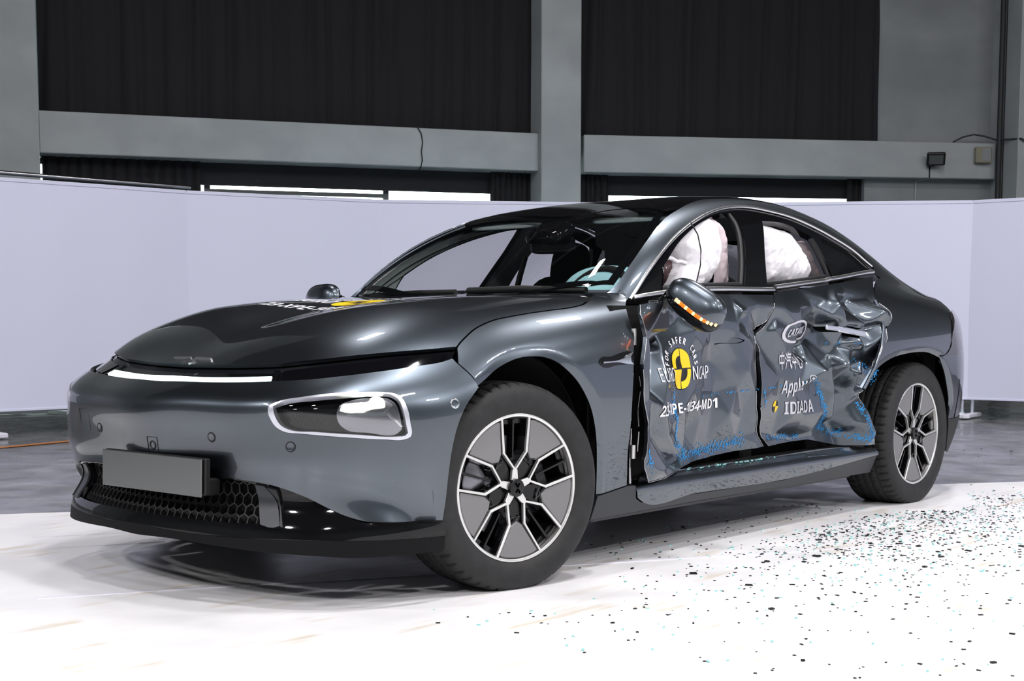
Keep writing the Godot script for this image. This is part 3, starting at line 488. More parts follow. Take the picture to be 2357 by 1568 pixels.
func lathe(prof: PackedVector2Array, n: int, notch = null) -> ArrayMesh:
	# profile (radius, z) turned about the z axis
	var V := PackedVector3Array()
	var I := PackedInt32Array()
	for i in n + 1:
		var a := TAU * i / n
		for k in prof.size():
			var r := prof[k].x
			if notch != null: r = notch.call(r, prof[k].y, i)
			V.append(Vector3(cos(a) * r, sin(a) * r, prof[k].y))
	var m := prof.size()
	for i in n:
		for k in m - 1:
			var p := i * m + k
			I.append_array([p, p + 1, p + m + 1, p, p + m + 1, p + m])
	return finish(V, I, Vector3.ZERO, true)


func finish(V: PackedVector3Array, I: PackedInt32Array, hint := Vector3.ZERO, radial := false, flat_V := PackedVector3Array(), flat_N := PackedVector3Array(), flat_I := PackedInt32Array()) -> ArrayMesh:
	# smooth normals; faces turned to look away from the hint (or from the z axis)
	var Nn := PackedVector3Array()
	Nn.resize(V.size())
	var vote := 0.0
	for t in range(0, I.size(), 3):
		var a := V[I[t]]
		var n := (V[I[t + 2]] - a).cross(V[I[t + 1]] - a)
		Nn[I[t]] += n
		Nn[I[t + 1]] += n
		Nn[I[t + 2]] += n
		vote += n.dot(Vector3(a.x, a.y, 0.0) if radial else hint)
	if vote < 0.0:
		for t in range(0, I.size(), 3):
			var k := I[t]
			I[t] = I[t + 1]
			I[t + 1] = k
		for i in Nn.size(): Nn[i] = -Nn[i]
	for i in Nn.size(): Nn[i] = Nn[i].normalized()
	if radial:  # close the seam of the lathe
		pass
	var base := V.size()
	if flat_V.size():
		V.append_array(flat_V)
		Nn.append_array(flat_N)
		for k in flat_I: I.append(base + k)
	var arr := []
	arr.resize(Mesh.ARRAY_MAX)
	arr[Mesh.ARRAY_VERTEX] = V
	arr[Mesh.ARRAY_NORMAL] = Nn
	arr[Mesh.ARRAY_INDEX] = I
	var am := ArrayMesh.new()
	am.add_surface_from_arrays(Mesh.PRIMITIVE_TRIANGLES, arr)
	return am


func mirrored(m: ArrayMesh) -> ArrayMesh:
	var arr := m.surface_get_arrays(0)
	var V: PackedVector3Array = arr[Mesh.ARRAY_VERTEX]
	var Nn: PackedVector3Array = arr[Mesh.ARRAY_NORMAL]
	var I: PackedInt32Array = arr[Mesh.ARRAY_INDEX]
	for i in V.size():
		V[i].z = -V[i].z
		Nn[i].z = -Nn[i].z
	for t in range(0, I.size(), 3):
		var k := I[t]
		I[t] = I[t + 1]
		I[t + 1] = k
	arr[Mesh.ARRAY_VERTEX] = V
	arr[Mesh.ARRAY_NORMAL] = Nn
	arr[Mesh.ARRAY_INDEX] = I
	var am := ArrayMesh.new()
	am.add_surface_from_arrays(Mesh.PRIMITIVE_TRIANGLES, arr)
	return am


# ------------------------------------------------------------------ the body as a field
func smax(a: float, b: float, k: float) -> float:
	var h := maxf(k - absf(a - b), 0.0) / k
	return maxf(a, b) + h * h * k * 0.25


func fbody(x: float, y: float, z: float) -> float:
	z = absf(z)
	var a := z - nS.at(x, y)
	if x < 1.3: a = smax(a, nF.at(y, z) - x, 0.20)
	if x > 2.2: a = smax(a, x - nB.at(y, z), 0.25)
	return smax(a, y - nH.at(x, z), 0.14)


func fgreen(x: float, y: float, z: float) -> float:
	z = absf(z)
	return smax(y - nR.at(x, z), z - nG.at(x, y), 0.14)


func froof(x: float, y: float, z: float) -> float:
	# cabin, flowing into the body behind the doors
	var g := fgreen(x, y, z)
	var k := 0.10 * smoothstep(2.3, 2.8, x)
	if k < 0.002: return g
	return -smax(-g, -fbody(x, y, z), k)


func root(o: Vector3, d: Vector3, f: Callable, lo: float, hi: float) -> Vector3:
	var a := lo
	var b := hi
	var p := o + d * a
	var fa: float = f.call(p.x, p.y, p.z)
	p = o + d * b
	var fb: float = f.call(p.x, p.y, p.z)
	if fa > 0.0: return o + d * a
	if fb < 0.0: return o + d * b
	var side := 0
	for i in 14:
		var m := (a * fb - b * fa) / (fb - fa)
		p = o + d * m
		var fm: float = f.call(p.x, p.y, p.z)
		if absf(fm) < 0.00004: break
		if fm < 0.0:
			a = m
			fa = fm
			if side == -1: fb *= 0.5
			side = -1
		else:
			b = m
			fb = fm
			if side == 1: fa *= 0.5
			side = 1
	return p


func side_ray(s: float) -> Array:
	if s < SA:
		var th := SA - s
		return [Vector3(SA, 0, 0), Vector3(-sin(th), 0, cos(th))]
	if s > SB:
		var th2 := s - SB
		return [Vector3(SB, 0, 0), Vector3(sin(th2), 0, cos(th2))]
	return [Vector3(s, 0, 0), Vector3(0, 0, 1)]


func on_side(s: float, y: float) -> Vector3:
	var r := side_ray(s)
	return root(r[0] + Vector3(0, y, 0), r[1], fbody, 0.05, 1.5)


func on_quarter(s: float, y: float) -> Vector3:
	var r := side_ray(s)
	return root(r[0] + Vector3(0, y, 0), r[1], froof if y > 0.85 else fbody, 0.05, 1.5)


func on_top(x: float, z: float) -> Vector3:
	return root(Vector3(x, 0.45, z), Vector3.UP, fbody, 0.0, 0.9)


func on_roof(x: float, ph: float) -> Vector3:
	return root(Vector3(x, 0.6, 0), Vector3(0, sin(ph), cos(ph)), froof, 0.05, 1.4)


func crush(x: float, y: float) -> float:
	var bx := smoothstep(0.62, 1.25, x) * (1.0 - 0.75 * smoothstep(2.15, 2.62, x))
	var by := (1.0 - 0.8 * smoothstep(0.72, 1.02, y)) * (1.0 - 0.3 * smoothstep(0.42, 0.25, y))
	return 0.10 * bx * by


func on_door(x: float, y: float) -> Vector3:
	var p := root(Vector3(x, y, 0), Vector3(0, 0, 1), fbelt, 0.3, 1.3)
	p.z -= crush(x, y) + dent.at(x, y) * smoothstep(1.075, 0.97, y)
	return p


func fbelt(x: float, y: float, z: float) -> float:
	return z - nS.at(x, y)


func dent_net() -> Net:
	# triangles between the crease points, sampled on a fine net
	var pts := PackedVector2Array()
	var dep := PackedFloat32Array()
	for i in range(0, CREASES.size(), 3):
		pts.append(Vector2(CREASES[i], CREASES[i + 1]))
		dep.append(CREASES[i + 2])
	var r := RandomNumberGenerator.new()
	r.seed = 5
	for i in 60:
		var q := Vector2(r.randf_range(0.72, 2.5), r.randf_range(0.34, 0.94))
		var ok := true
		for p in pts:
			if p.distance_to(q) < 0.085: ok = false
		if ok:
			pts.append(q)
			dep.append(r.randf_range(-0.010, 0.012))
	for e in [[0.5, 0.2], [0.5, 1.2], [2.9, 0.2], [2.9, 1.2], [1.2, 0.15], [1.8, 0.15], [2.4, 0.15], [0.9, 1.1], [1.4, 1.1], [1.9, 1.12], [2.4, 1.15], [0.55, 0.6], [2.75, 0.7]]:
		pts.append(Vector2(e[0], e[1]))
		dep.append(0.0)
	var T := Geometry2D.triangulate_delaunay(pts)
	var u0 := 0.55
	var du := 0.0105
	var nu := 210
	var v0 := 0.24
	var dv := 0.0105
	var nv := 88
	var g := []
	g.resize(nu * nv)
	g.fill(0.0)
	for t in range(0, T.size(), 3):
		var a := pts[T[t]]
		var b := pts[T[t + 1]]
		var c := pts[T[t + 2]]
		var den := (b.y - c.y) * (a.x - c.x) + (c.x - b.x) * (a.y - c.y)
		if absf(den) < 1e-9: continue
		var i0 := maxi(0, int((minf(a.x, minf(b.x, c.x)) - u0) / du))
		var i1 := mini(nu - 1, int((maxf(a.x, maxf(b.x, c.x)) - u0) / du) + 1)
		var j0 := maxi(0, int((minf(a.y, minf(b.y, c.y)) - v0) / dv))
		var j1 := mini(nv - 1, int((maxf(a.y, maxf(b.y, c.y)) - v0) / dv) + 1)
		for i in range(i0, i1 + 1):
			for j in range(j0, j1 + 1):
				var p := Vector2(u0 + i * du, v0 + j * dv)
				var wa := ((b.y - c.y) * (p.x - c.x) + (c.x - b.x) * (p.y - c.y)) / den
				var wb := ((c.y - a.y) * (p.x - c.x) + (a.x - c.x) * (p.y - c.y)) / den
				var wc := 1.0 - wa - wb
				if wa >= -1e-6 and wb >= -1e-6 and wc >= -1e-6:
					g[i * nv + j] = wa * dep[T[t]] + wb * dep[T[t + 1]] + wc * dep[T[t + 2]]
	# one light smoothing: sheet metal bends, it does not break
	for pass_n in 0:
		var h := g.duplicate()
		for i in range(1, nu - 1):
			for j in range(1, nv - 1):
				h[i * nv + j] = 0.4 * g[i * nv + j] + 0.15 * (g[(i - 1) * nv + j] + g[(i + 1) * nv + j] + g[i * nv + j - 1] + g[i * nv + j + 1])
		g = h
	return Net.new([u0, du, nu, v0, dv, nv, false, g])


# ------------------------------------------------------------------ panels cut from a surface
func line(called: String) -> PackedVector2Array:
	var a: Array = LINES[called]
	var out := PackedVector2Array()
	for i in range(0, a.size(), 2):
		out.append(Vector2(a[i], a[i + 1]))
	return out


func smooth_line(p: PackedVector2Array, corner := 0.65, step := 0.02, closed := true) -> PackedVector2Array:
	# a curve through the points; sharp corners stay sharp
	var n := p.size()
	var out := PackedVector2Array()
	for i in n if closed else n - 1:
		var p0 := p[(i + n - 1) % n]
		var p1 := p[i]
		var p2 := p[(i + 1) % n]
		var p3 := p[(i + 2) % n]
		if not closed:
			p0 = p[maxi(i - 1, 0)]
			p3 = p[mini(i + 2, n - 1)]
		var L := p1.distance_to(p2)
		var d := (p2 - p1)
		var m1 := tangent(p0, p1, p2, corner) * L
		var m2 := tangent(p1, p2, p3, corner) * L
		if m1 == Vector2.ZERO: m1 = d
		if m2 == Vector2.ZERO: m2 = d
		var k := maxi(1, int(ceil(L / step)))
		for j in k:
			var t := float(j) / k
			var t2 := t * t
			var t3 := t2 * t
			out.append(p1 * (2 * t3 - 3 * t2 + 1) + m1 * (t3 - 2 * t2 + t) + p2 * (-2 * t3 + 3 * t2) + m2 * (t3 - t2))
	if not closed: out.append(p[n - 1])
	return out


func tangent(a: Vector2, b: Vector2, c: Vector2, corner: float) -> Vector2:
	var u := b - a
	var v := c - b
	if u.length() < 1e-6 or v.length() < 1e-6: return Vector2.ZERO
	if absf(u.angle_to(v)) > corner: return Vector2.ZERO
	var lu := u.length()
	var lv := v.length()
	return (u / lu * lv + v / lv * lu) / (lu + lv)


func shrink(p: PackedVector2Array, by: float) -> PackedVector2Array:
	var r := Geometry2D.offset_polygon(p, -by, Geometry2D.JOIN_MITER)
	var best := p
	var area := 0.0
	for q in r:
		var b := 0.0
		for i in q.size(): b += q[i].cross(q[(i + 1) % q.size()])
		if absf(b) > area:
			area = absf(b)
			best = q
	return best


func panel(poly: PackedVector2Array, du: float, dv: float, f: Callable, hint: Vector3, flange := 0.012, holes := []) -> ArrayMesh:
	var lo := poly[0]
	var hi := poly[0]
	for q in poly:
		lo = lo.min(q)
		hi = hi.max(q)
	var nu := int(ceil((hi.x - lo.x) / du)) + 1
	var nv := int(ceil((hi.y - lo.y) / dv)) + 1
	lo -= Vector2(du, dv) * 0.37
	var edge := {}
	var loops := [poly]
	loops.append_array(holes)
	for L in loops:
		for i in L.size():
			var a: Vector2 = L[i]
			var b: Vector2 = L[(i + 1) % L.size()]
			var k := int(ceil(maxf(absf(a.x - b.x) / du, absf(a.y - b.y) / dv) * 6.0)) + 1
			for j in k + 1:
				var q := a.lerp(b, float(j) / k)
				edge[int((q.x - lo.x) / du) * 4096 + int((q.y - lo.y) / dv)] = true
	var V := PackedVector3Array()
	var I := PackedInt32Array()
	var grid := PackedInt32Array()
	grid.resize((nu + 2) * (nv + 2))
	grid.fill(-1)
	var loose := {}
	for i in nu + 1:
		for j in nv + 1:
			var c0 := lo + Vector2(i * du, j * dv)
			var key := i * 4096 + j
			if not edge.has(key):
				var mid := c0 + Vector2(du, dv) * 0.5
				if not Geometry2D.is_point_in_polygon(mid, poly): continue
				var inside := true
				for h in holes:
					if Geometry2D.is_point_in_polygon(mid, h): inside = false
				if not inside: continue
				var ids := [0, 0, 0, 0]
				for k in 4:
					var ii: int = i + [0, 1, 1, 0][k]
					var jj: int = j + [0, 0, 1, 1][k]
					var g := ii * (nv + 2) + jj
					if grid[g] < 0:
						grid[g] = V.size()
						V.append(f.call(lo.x + ii * du, lo.y + jj * dv))
					ids[k] = grid[g]
				I.append_array([ids[0], ids[1], ids[2], ids[0], ids[2], ids[3]])
			else:
				var cell := PackedVector2Array([c0, c0 + Vector2(du, 0), c0 + Vector2(du, dv), c0 + Vector2(0, dv)])
				var pieces := Geometry2D.intersect_polygons(cell, poly)
				for h in holes:
					var next: Array[PackedVector2Array] = []
					for q in pieces: next.append_array(Geometry2D.clip_polygons(q, h))
					pieces = next
				for q in pieces:
					var tt := Geometry2D.triangulate_polygon(q)
					if tt.is_empty(): continue
					var ids2 := PackedInt32Array()
					for w in q:
						var gi := roundi((w.x - lo.x) / du)
						var gj := roundi((w.y - lo.y) / dv)
						if absf(lo.x + gi * du - w.x) < 2e-5 and absf(lo.y + gj * dv - w.y) < 2e-5:
							var g2 := gi * (nv + 2) + gj
							if grid[g2] < 0:
								grid[g2] = V.size()
								V.append(f.call(lo.x + gi * du, lo.y + gj * dv))
							ids2.append(grid[g2])
							continue
						var kk := Vector2i(roundi(w.x * 50000.0), roundi(w.y * 50000.0))
						if not loose.has(kk):
							loose[kk] = V.size()
							V.append(f.call(w.x, w.y))
						ids2.append(loose[kk])
					var sa := 0.0
					for t in range(0, tt.size(), 3):
						var a2 := q[tt[t]]
						sa = (q[tt[t + 1]] - a2).cross(q[tt[t + 2]] - a2)
						if sa > 0.0: I.append_array([ids2[tt[t]], ids2[tt[t + 1]], ids2[tt[t + 2]]])
						else: I.append_array([ids2[tt[t]], ids2[tt[t + 2]], ids2[tt[t + 1]]])
	# turned-in edges
	var FV := PackedVector3Array()
	var FN := PackedVector3Array()
	var FI := PackedInt32Array()
	if flange > 0.0:
		for L in loops:
			var ring := PackedVector3Array()
			var low := PackedVector3Array()
			for i in L.size():
				var a3: Vector2 = L[i]
				var b3: Vector2 = L[(i + 1) % L.size()]
				var k3 := int(ceil(maxf(absf(a3.x - b3.x) / du, absf(a3.y - b3.y) / dv)))
				for j in maxi(1, k3):
					var q3 := a3.lerp(b3, float(j) / maxi(1, k3))
					var p: Vector3 = f.call(q3.x, q3.y)
					var pu: Vector3 = f.call(q3.x + 0.004, q3.y)
					var pv: Vector3 = f.call(q3.x, q3.y + 0.004)
					var n := (pu - p).cross(pv - p).normalized()
					if n.dot(hint) < 0.0: n = -n
					ring.append(p)
					low.append(p - n * flange)
			var m := ring.size()
			for i in m:
				var k4 := (i + 1) % m
				var nn := (ring[k4] - ring[i]).cross(low[i] - ring[i]).normalized()
				var b0 := FV.size()
				FV.append_array([ring[i], ring[k4], low[k4], low[i]])
				for z in 4: FN.append(nn)
				# faces turn the way their normal points
				if (low[k4] - ring[i]).cross(ring[k4] - ring[i]).dot(nn) > 0.0: FI.append_array([b0, b0 + 1, b0 + 2, b0, b0 + 2, b0 + 3])
				else: FI.append_array([b0, b0 + 2, b0 + 1, b0, b0 + 3, b0 + 2])
	return finish(V, I, hint, false, FV, FN, FI)


func lifted(f: Callable, by: float, hint: Vector3) -> Callable:
	# the same surface, moved along its normal
	return func(u: float, v: float) -> Vector3:
		var p: Vector3 = f.call(u, v)
		var a: Vector3 = f.call(u + 0.003, v)
		var b: Vector3 = f.call(u, v + 0.003)
		var n := (a - p).cross(b - p).normalized()
		if n.dot(hint) < 0.0: n = -n
		return p + n * by


func ring_of(p: PackedVector2Array, w: float) -> Array:
	return [p, shrink(p, w)]


# ------------------------------------------------------------------ the car: nose
func both(called: String, m: ArrayMesh, mat: Material, label_left := "", label_right := "") -> Array:
	# a panel and its mirror image on the other side
	return [put(called, m, mat, car, label_left), put(called, mirrored(m), mat, car, label_right)]


func crease_y(s: float) -> float:
	var p := line("crease")
	if s > SC: pass
	var q := s if s >= SC else 2.0 * SC - s
	if q < p[0].x: return p[0].y
	for i in p.size() - 1:
		if q <= p[i + 1].x: return lerpf(p[i].y, p[i + 1].y, (q - p[i].x) / (p[i + 1].x - p[i].x))
	return p[-1].y - (q - p[-1].x) * 2.0


func on_bumper(s: float, y: float) -> Vector3:
	# the lower edge of the bumper flares into a lip
	var p := on_side(s, y)
	var r: Array = side_ray(s)
	var d := crease_y(s) - y
	if d > 0.0: p += r[1] * 0.034 * smoothstep(0.0, 0.11, d)
	return p


func on_fascia(s: float, y: float) -> Vector3:
	var p := on_side(s, maxf(y, 0.17))
	var r: Array = side_ray(s)
	var q := s if s >= SC else 2.0 * SC - s
	return p + r[1] * (0.004 + 0.062 * smoothstep(0.375, 0.235, y) * (1.0 - 0.55 * smoothstep(SC + 0.75, SC + 1.2, q)))


func full_loop(called: String) -> PackedVector2Array:
	return smooth_line(line(called), 0.5, 0.025)


func half_and_mirror(p: PackedVector2Array) -> PackedVector2Array:
	var out := PackedVector2Array()
	for q in p: out.append(Vector2(2.0 * SC - q.x, q.y))
	return out


func body_front() -> void:
	var fwd := Vector3(-1, 0.1, 0)
	var hood_line := full_loop("hood")
	var hood := put("bonnet", panel(shrink(hood_line, 0.0025), 0.012, 0.012, on_top, Vector3.UP, 0.014), M.paint, car)
	badge(hood)
	hood_print(hood)
	# bumper, with openings for the two headlamps
	var hl := smooth_line(line("hlout"), 0.9, 0.012)
	var bl := full_loop("bump")
	var bump := put("front_bumper", panel(shrink(bl, 0.002), 0.013, 0.011, on_bumper, fwd, 0.014, [hl, half_and_mirror(hl)]), M.paint, car)
	# light bar behind smoked glass, and the strip that glows in it
	var inn := lifted(on_side, -0.018, fwd)
	var bar := put("light_bar", panel(full_loop("bar"), 0.014, 0.008, inn, fwd, 0.0), M.gloss, car, "black glass light bar under the bonnet edge")
	put("light_strip", panel(smooth_line(line("strip"), 0.5, 0.02), 0.014, 0.006, lifted(on_side, -0.010, fwd), fwd, 0.008), M.drl, bar, "lit white daytime strip")
	for k in 2:
		var d := line("divider")
		put("light_divider", panel(d if k == 0 else half_and_mirror(d), 0.008, 0.008, lifted(on_side, -0.012, fwd), fwd, 0.005), M.silver if false else M.gloss, bar)
		var l := smooth_line(line("barlens"), 0.6, 0.02)
		put("indicator_lens", panel(l if k == 0 else half_and_mirror(l), 0.014, 0.008, lifted(on_side, -0.011, fwd), fwd, 0.006), std(Color(0.05, 0.045, 0.06), 0.04, 0.3, 1.0), bar)
	headlamp(hl)
	fascia()
	number_plate()
	# parking sensors and tow hook cover
	for k in 4:
		var q := line("sens%d" % k)[0]
		var o := on_bumper(q.x, q.y)
		var n := normal_at(on_bumper, q.x, q.y, fwd)
		var b := basis_z(n)
		var sn := sub("parking_sensor", bump)
		sn.transform = Transform3D(b, o)
		put("sensor_ring", lathe(PackedVector2Array([Vector2(0.0165, -0.004), Vector2(0.017, 0.001), Vector2(0.0155, 0.003), Vector2(0.0125, 0.0015)]), 24), M.chrome if k == 3 else M.trim, sn)
		put("sensor_face", lathe(PackedVector2Array([Vector2(0.0125, 0.0015), Vector2(0.010, 0.0005), Vector2(0.0001, 0.0005)]), 24), M.paint, sn)
	var hk := line("hook")[0]
	var hb := sub("tow_hook_cover", bump)
	hb.transform = Transform3D(basis_z(normal_at(on_bumper, hk.x, hk.y, fwd)), on_bumper(hk.x, hk.y))
	put("cover_frame", frame_mesh(0.05, 0.055, 0.0018, 0.002), M.trim, hb)
	put("cover_hole", lathe(PackedVector2Array([Vector2(0.016, 0.001), Vector2(0.014, 0.003), Vector2(0.011, 0.002), Vector2(0.009, -0.004), Vector2(0.0001, -0.005)]), 20), M.trim, hb)
	# tow cover outline at the far end of the bumper
	var far := sub("hook_cap", bump)
	var fq := Vector2(2.0 * SC - line("sens1")[0].x - 0.10, 0.555)
	far.transform = Transform3D(basis_z(normal_at(on_bumper, fq.x, fq.y, fwd)), on_bumper(fq.x, fq.y))
	put("cap_edge", frame_mesh(0.07, 0.075, 0.0014, 0.0012), M.trim, far)


func normal_at(f: Callable, u: float, v: float, hint: Vector3) -> Vector3:
	var p: Vector3 = f.call(u, v)
	var a: Vector3 = f.call(u + 0.003, v)
	var b: Vector3 = f.call(u, v + 0.003)
	var n := (a - p).cross(b - p).normalized()
	return -n if n.dot(hint) < 0.0 else n


func basis_z(n: Vector3) -> Basis:
	var x := Vector3.UP.cross(n).normalized()
	return Basis(x, n.cross(x).normalized(), n)


func frame_mesh(w: float, h: float, t: float, d: float) -> Mesh:
	var st := new_st()
	for e in [[0.0, h / 2, w, t], [0.0, -h / 2, w, t], [w / 2, 0.0, t, h], [-w / 2, 0.0, t, h]]:
		box_into(st, Transform3D(Basis(), Vector3(e[0], e[1], 0)), Vector3(e[2], e[3], d))
	return st.commit()


func badge(hood: Node) -> void:
	# two long wings and two short ones around the middle of the bonnet's nose
	var B := sub("badge", hood)
	var c := Vector2(-0.655, 0.0)
	var f := lifted(on_top, 0.007, Vector3.UP)
	for w in [[0.016, 0.104, -0.004], [-0.016, -0.104, -0.004], [0.0, 0.0, 0.0]]:
		if w[1] == 0.0: continue
		var a: float = w[0]
		var b: float = w[1]
		var p := PackedVector2Array([c + Vector2(-0.006, a), c + Vector2(-0.004, b), c + Vector2(0.003, b), c + Vector2(0.006, a)])
		put("badge_wing", panel(p, 0.004, 0.008, f, Vector3.UP, 0.007), M.satin, B)
	for w2 in [1.0, -1.0]:
		var p2 := PackedVector2Array([c + Vector2(-0.004, 0.010 * w2), c + Vector2(-0.034, 0.022 * w2), c + Vector2(-0.028, 0.030 * w2), c + Vector2(0.006, 0.018 * w2)])
		put("badge_leg", panel(p2, 0.005, 0.005, f, Vector3.UP, 0.007), M.steel, B)


func headlamp(hl: PackedVector2Array) -> void:
	var fwd := Vector3(-1, 0.1, 0)
	for k in 2:
		var H := sub("headlamp", car)
		var o := hl if k == 0 else half_and_mirror(hl)
		var i0 := smooth_line(line("hlin"), 0.9, 0.012)
		var i := i0 if k == 0 else half_and_mirror(i0)
		put("bezel", panel(shrink(o, 0.0015), 0.008, 0.008, lifted(on_bumper, 0.002, fwd), fwd, 0.02, [i]), M.silver, H, "bright silver rim")
		put("bowl", panel(shrink(i, -0.002), 0.010, 0.010, lifted(on_bumper, -0.038, fwd), fwd, -0.036), M.gloss, H)
		var pr := smooth_line(line("proj"), 0.9, 0.012)
		var P := put("projector", panel(pr if k == 0 else half_and_mirror(pr), 0.01, 0.01, lifted(on_bumper, -0.022, fwd), fwd, 0.012), std(Color(0.62, 0.62, 0.65), 0.22, 1.0, 0.6), H, "mirror-like lit reflector")
		var le := smooth_line(line("ledl"), 1.2, 0.01)
		put("lit_lens", panel(le if k == 0 else half_and_mirror(le), 0.008, 0.008, lifted(on_bumper, -0.016, fwd), fwd, 0.005), M.beam_light, P)
		for nm in ["lblade", "lray1", "lray2"]:
			var bl := line(nm)
			put("reflector_blade", panel(bl if k == 0 else half_and_mirror(bl), 0.008, 0.006, lifted(on_bumper, -0.014, fwd), fwd, 0.008), M.chrome, P)
		put("lens", panel(i, 0.012, 0.012, lifted(on_bumper, -0.003, fwd), fwd, 0.0), M.lens, H, "clear lens")
		if k == 0:
			var q := Vector3.ZERO
			for v in le: q += on_bumper(v.x, v.y) / le.size()
			var lamp := OmniLight3D.new()
			lamp.name = "headlamp_light"
			lamp.position = q + Vector3(-0.012, 0.0, 0.012)
			lamp.light_color = Color(0.95, 1.0, 0.9)
			lamp.light_energy = 0.004
			lamp.light_size = 0.03
			lamp.omni_range = 30.0
			lamp.omni_attenuation = 2.0
			lamp.shadow_enabled = true
			H.add_child(lamp)


func fascia() -> void:
	var fwd := Vector3(-1, 0.1, 0)
	var F := sub("lower_grille", car)
	var g := smooth_line(line("grille"), 0.5, 0.02)
	put("fascia", panel(full_loop("fasc"), 0.014, 0.01, on_fascia, fwd, 0.012, [g]), M.gloss, F, "gloss black lower bumper skirt")
	put("splitter", panel(full_loop("lip"), 0.014, 0.008, on_fascia, fwd, 0.012), M.lip, F, "matt black splitter lip")
	for k in 2:
		for nm in ["gframe", "gframe2"]:
			var p := smooth_line(line(nm), 0.6, 0.02)
			put("duct_frame", panel(p if k == 0 else half_and_mirror(p), 0.01, 0.01, lifted(on_fascia, 0.006 if nm == "gframe" else 0.010, fwd), fwd, 0.02), M.clad if nm == "gframe" else M.trim, F)
	# honeycomb mesh: rows of short slanting bars
	var deep := lifted(on_fascia, -0.030, fwd)
	put("grille_back", panel(g, 0.03, 0.02, lifted(on_fascia, -0.07, fwd), fwd, -0.06), M.dark, F)
	var st := new_st()
	var a := 0.0185
	var row := 0
	var y := 0.20
	while y < 0.44:
		var s := SC - 0.95 + (0.0 if row % 2 == 0 else a * 0.866)
		while s < SC + 0.95:
			var c := Vector2(s, y)
			for e in 3:
				var an0 := PI / 2 + e * TAU / 6
				var p0 := c + Vector2(cos(an0), sin(an0)) * a
				var p1 := c + Vector2(cos(an0 + TAU / 6), sin(an0 + TAU / 6)) * a
				if Geometry2D.is_point_in_polygon(p0, g) and Geometry2D.is_point_in_polygon(p1, g):
					bar_into(st, deep, p0, p1, 0.0042, 0.02, fwd)
			s += a * 1.732
		y += a * 1.5
		row += 1
	var mesh := put("grille_mesh", st.commit(), M.black, F, "black honeycomb mesh")
	tag(mesh, "", "", "", "stuff")


func bar_into(st: SurfaceTool, f: Callable, a: Vector2, b: Vector2, w: float, d: float, hint: Vector3) -> void:
	var pa: Vector3 = f.call(a.x, a.y)
	var pb: Vector3 = f.call(b.x, b.y)
	var x := (pb - pa)
	var z := normal_at(f, a.x, a.y, hint)
	var y := z.cross(x).normalized()
	z = x.normalized().cross(y)
	box_into(st, Transform3D(Basis(x.normalized(), y, z), (pa + pb) * 0.5), Vector3(x.length() * 1.02, w, d))


func number_plate() -> void:
	var P := sub("plate_holder", car)
	P.transform = Transform3D(Basis(Vector3(0, 0, 1), Vector3(0.0, 1, 0.0), Vector3(-1, 0, 0)).rotated(Vector3.UP, 0.02).rotated(Vector3(0, 0, 1), -0.03), Vector3(-0.866, 0.406, 0.07))
	put("blank_plate", box_mesh(Vector3(0.545, 0.122, 0.006), 0.002, Vector3(0, 0, 0.018)), M.plate, P, "blank brushed metal plate")
	put("holder_frame", box_mesh(Vector3(0.555, 0.118, 0.022), 0.004, Vector3(0.004, 0.004, 0.0)), M.black, P)
	put("holder_bracket", box_mesh(Vector3(0.50, 0.055, 0.05), 0.006, Vector3(0.02, -0.03, -0.035)), M.black, P)


# ------------------------------------------------------------------ the car: sides
func arch_roll(f: Callable, arch: PackedVector2Array, w: float, d: float) -> Callable:
	# the flat lip around a wheel opening
	return func(s: float, y: float) -> Vector3:
		var p: Vector3 = f.call(s, y)
		var best := 9.0
		var q := Vector2(s, y)
		for i in arch.size() - 1:
			best = minf(best, Geometry2D.get_closest_point_to_segment(q, arch[i], arch[i + 1]).distance_to(q))
			if best < 0.001: break
		if best < w:
			var t := 1.0 - best / w
			p.z -= d * t * signf(p.z)
		return p


func funion(x: float, y: float, z: float) -> float:
	return minf(fbody(x, y, z), fgreen(x, y, z))


func on_fender(s: float, y: float) -> Vector3:
	if y < 0.95 or s < 0.5: return on_side(s, y)
	return root(Vector3(s, y, 0), Vector3(0, 0, 1), funion, 0.05, 1.5)


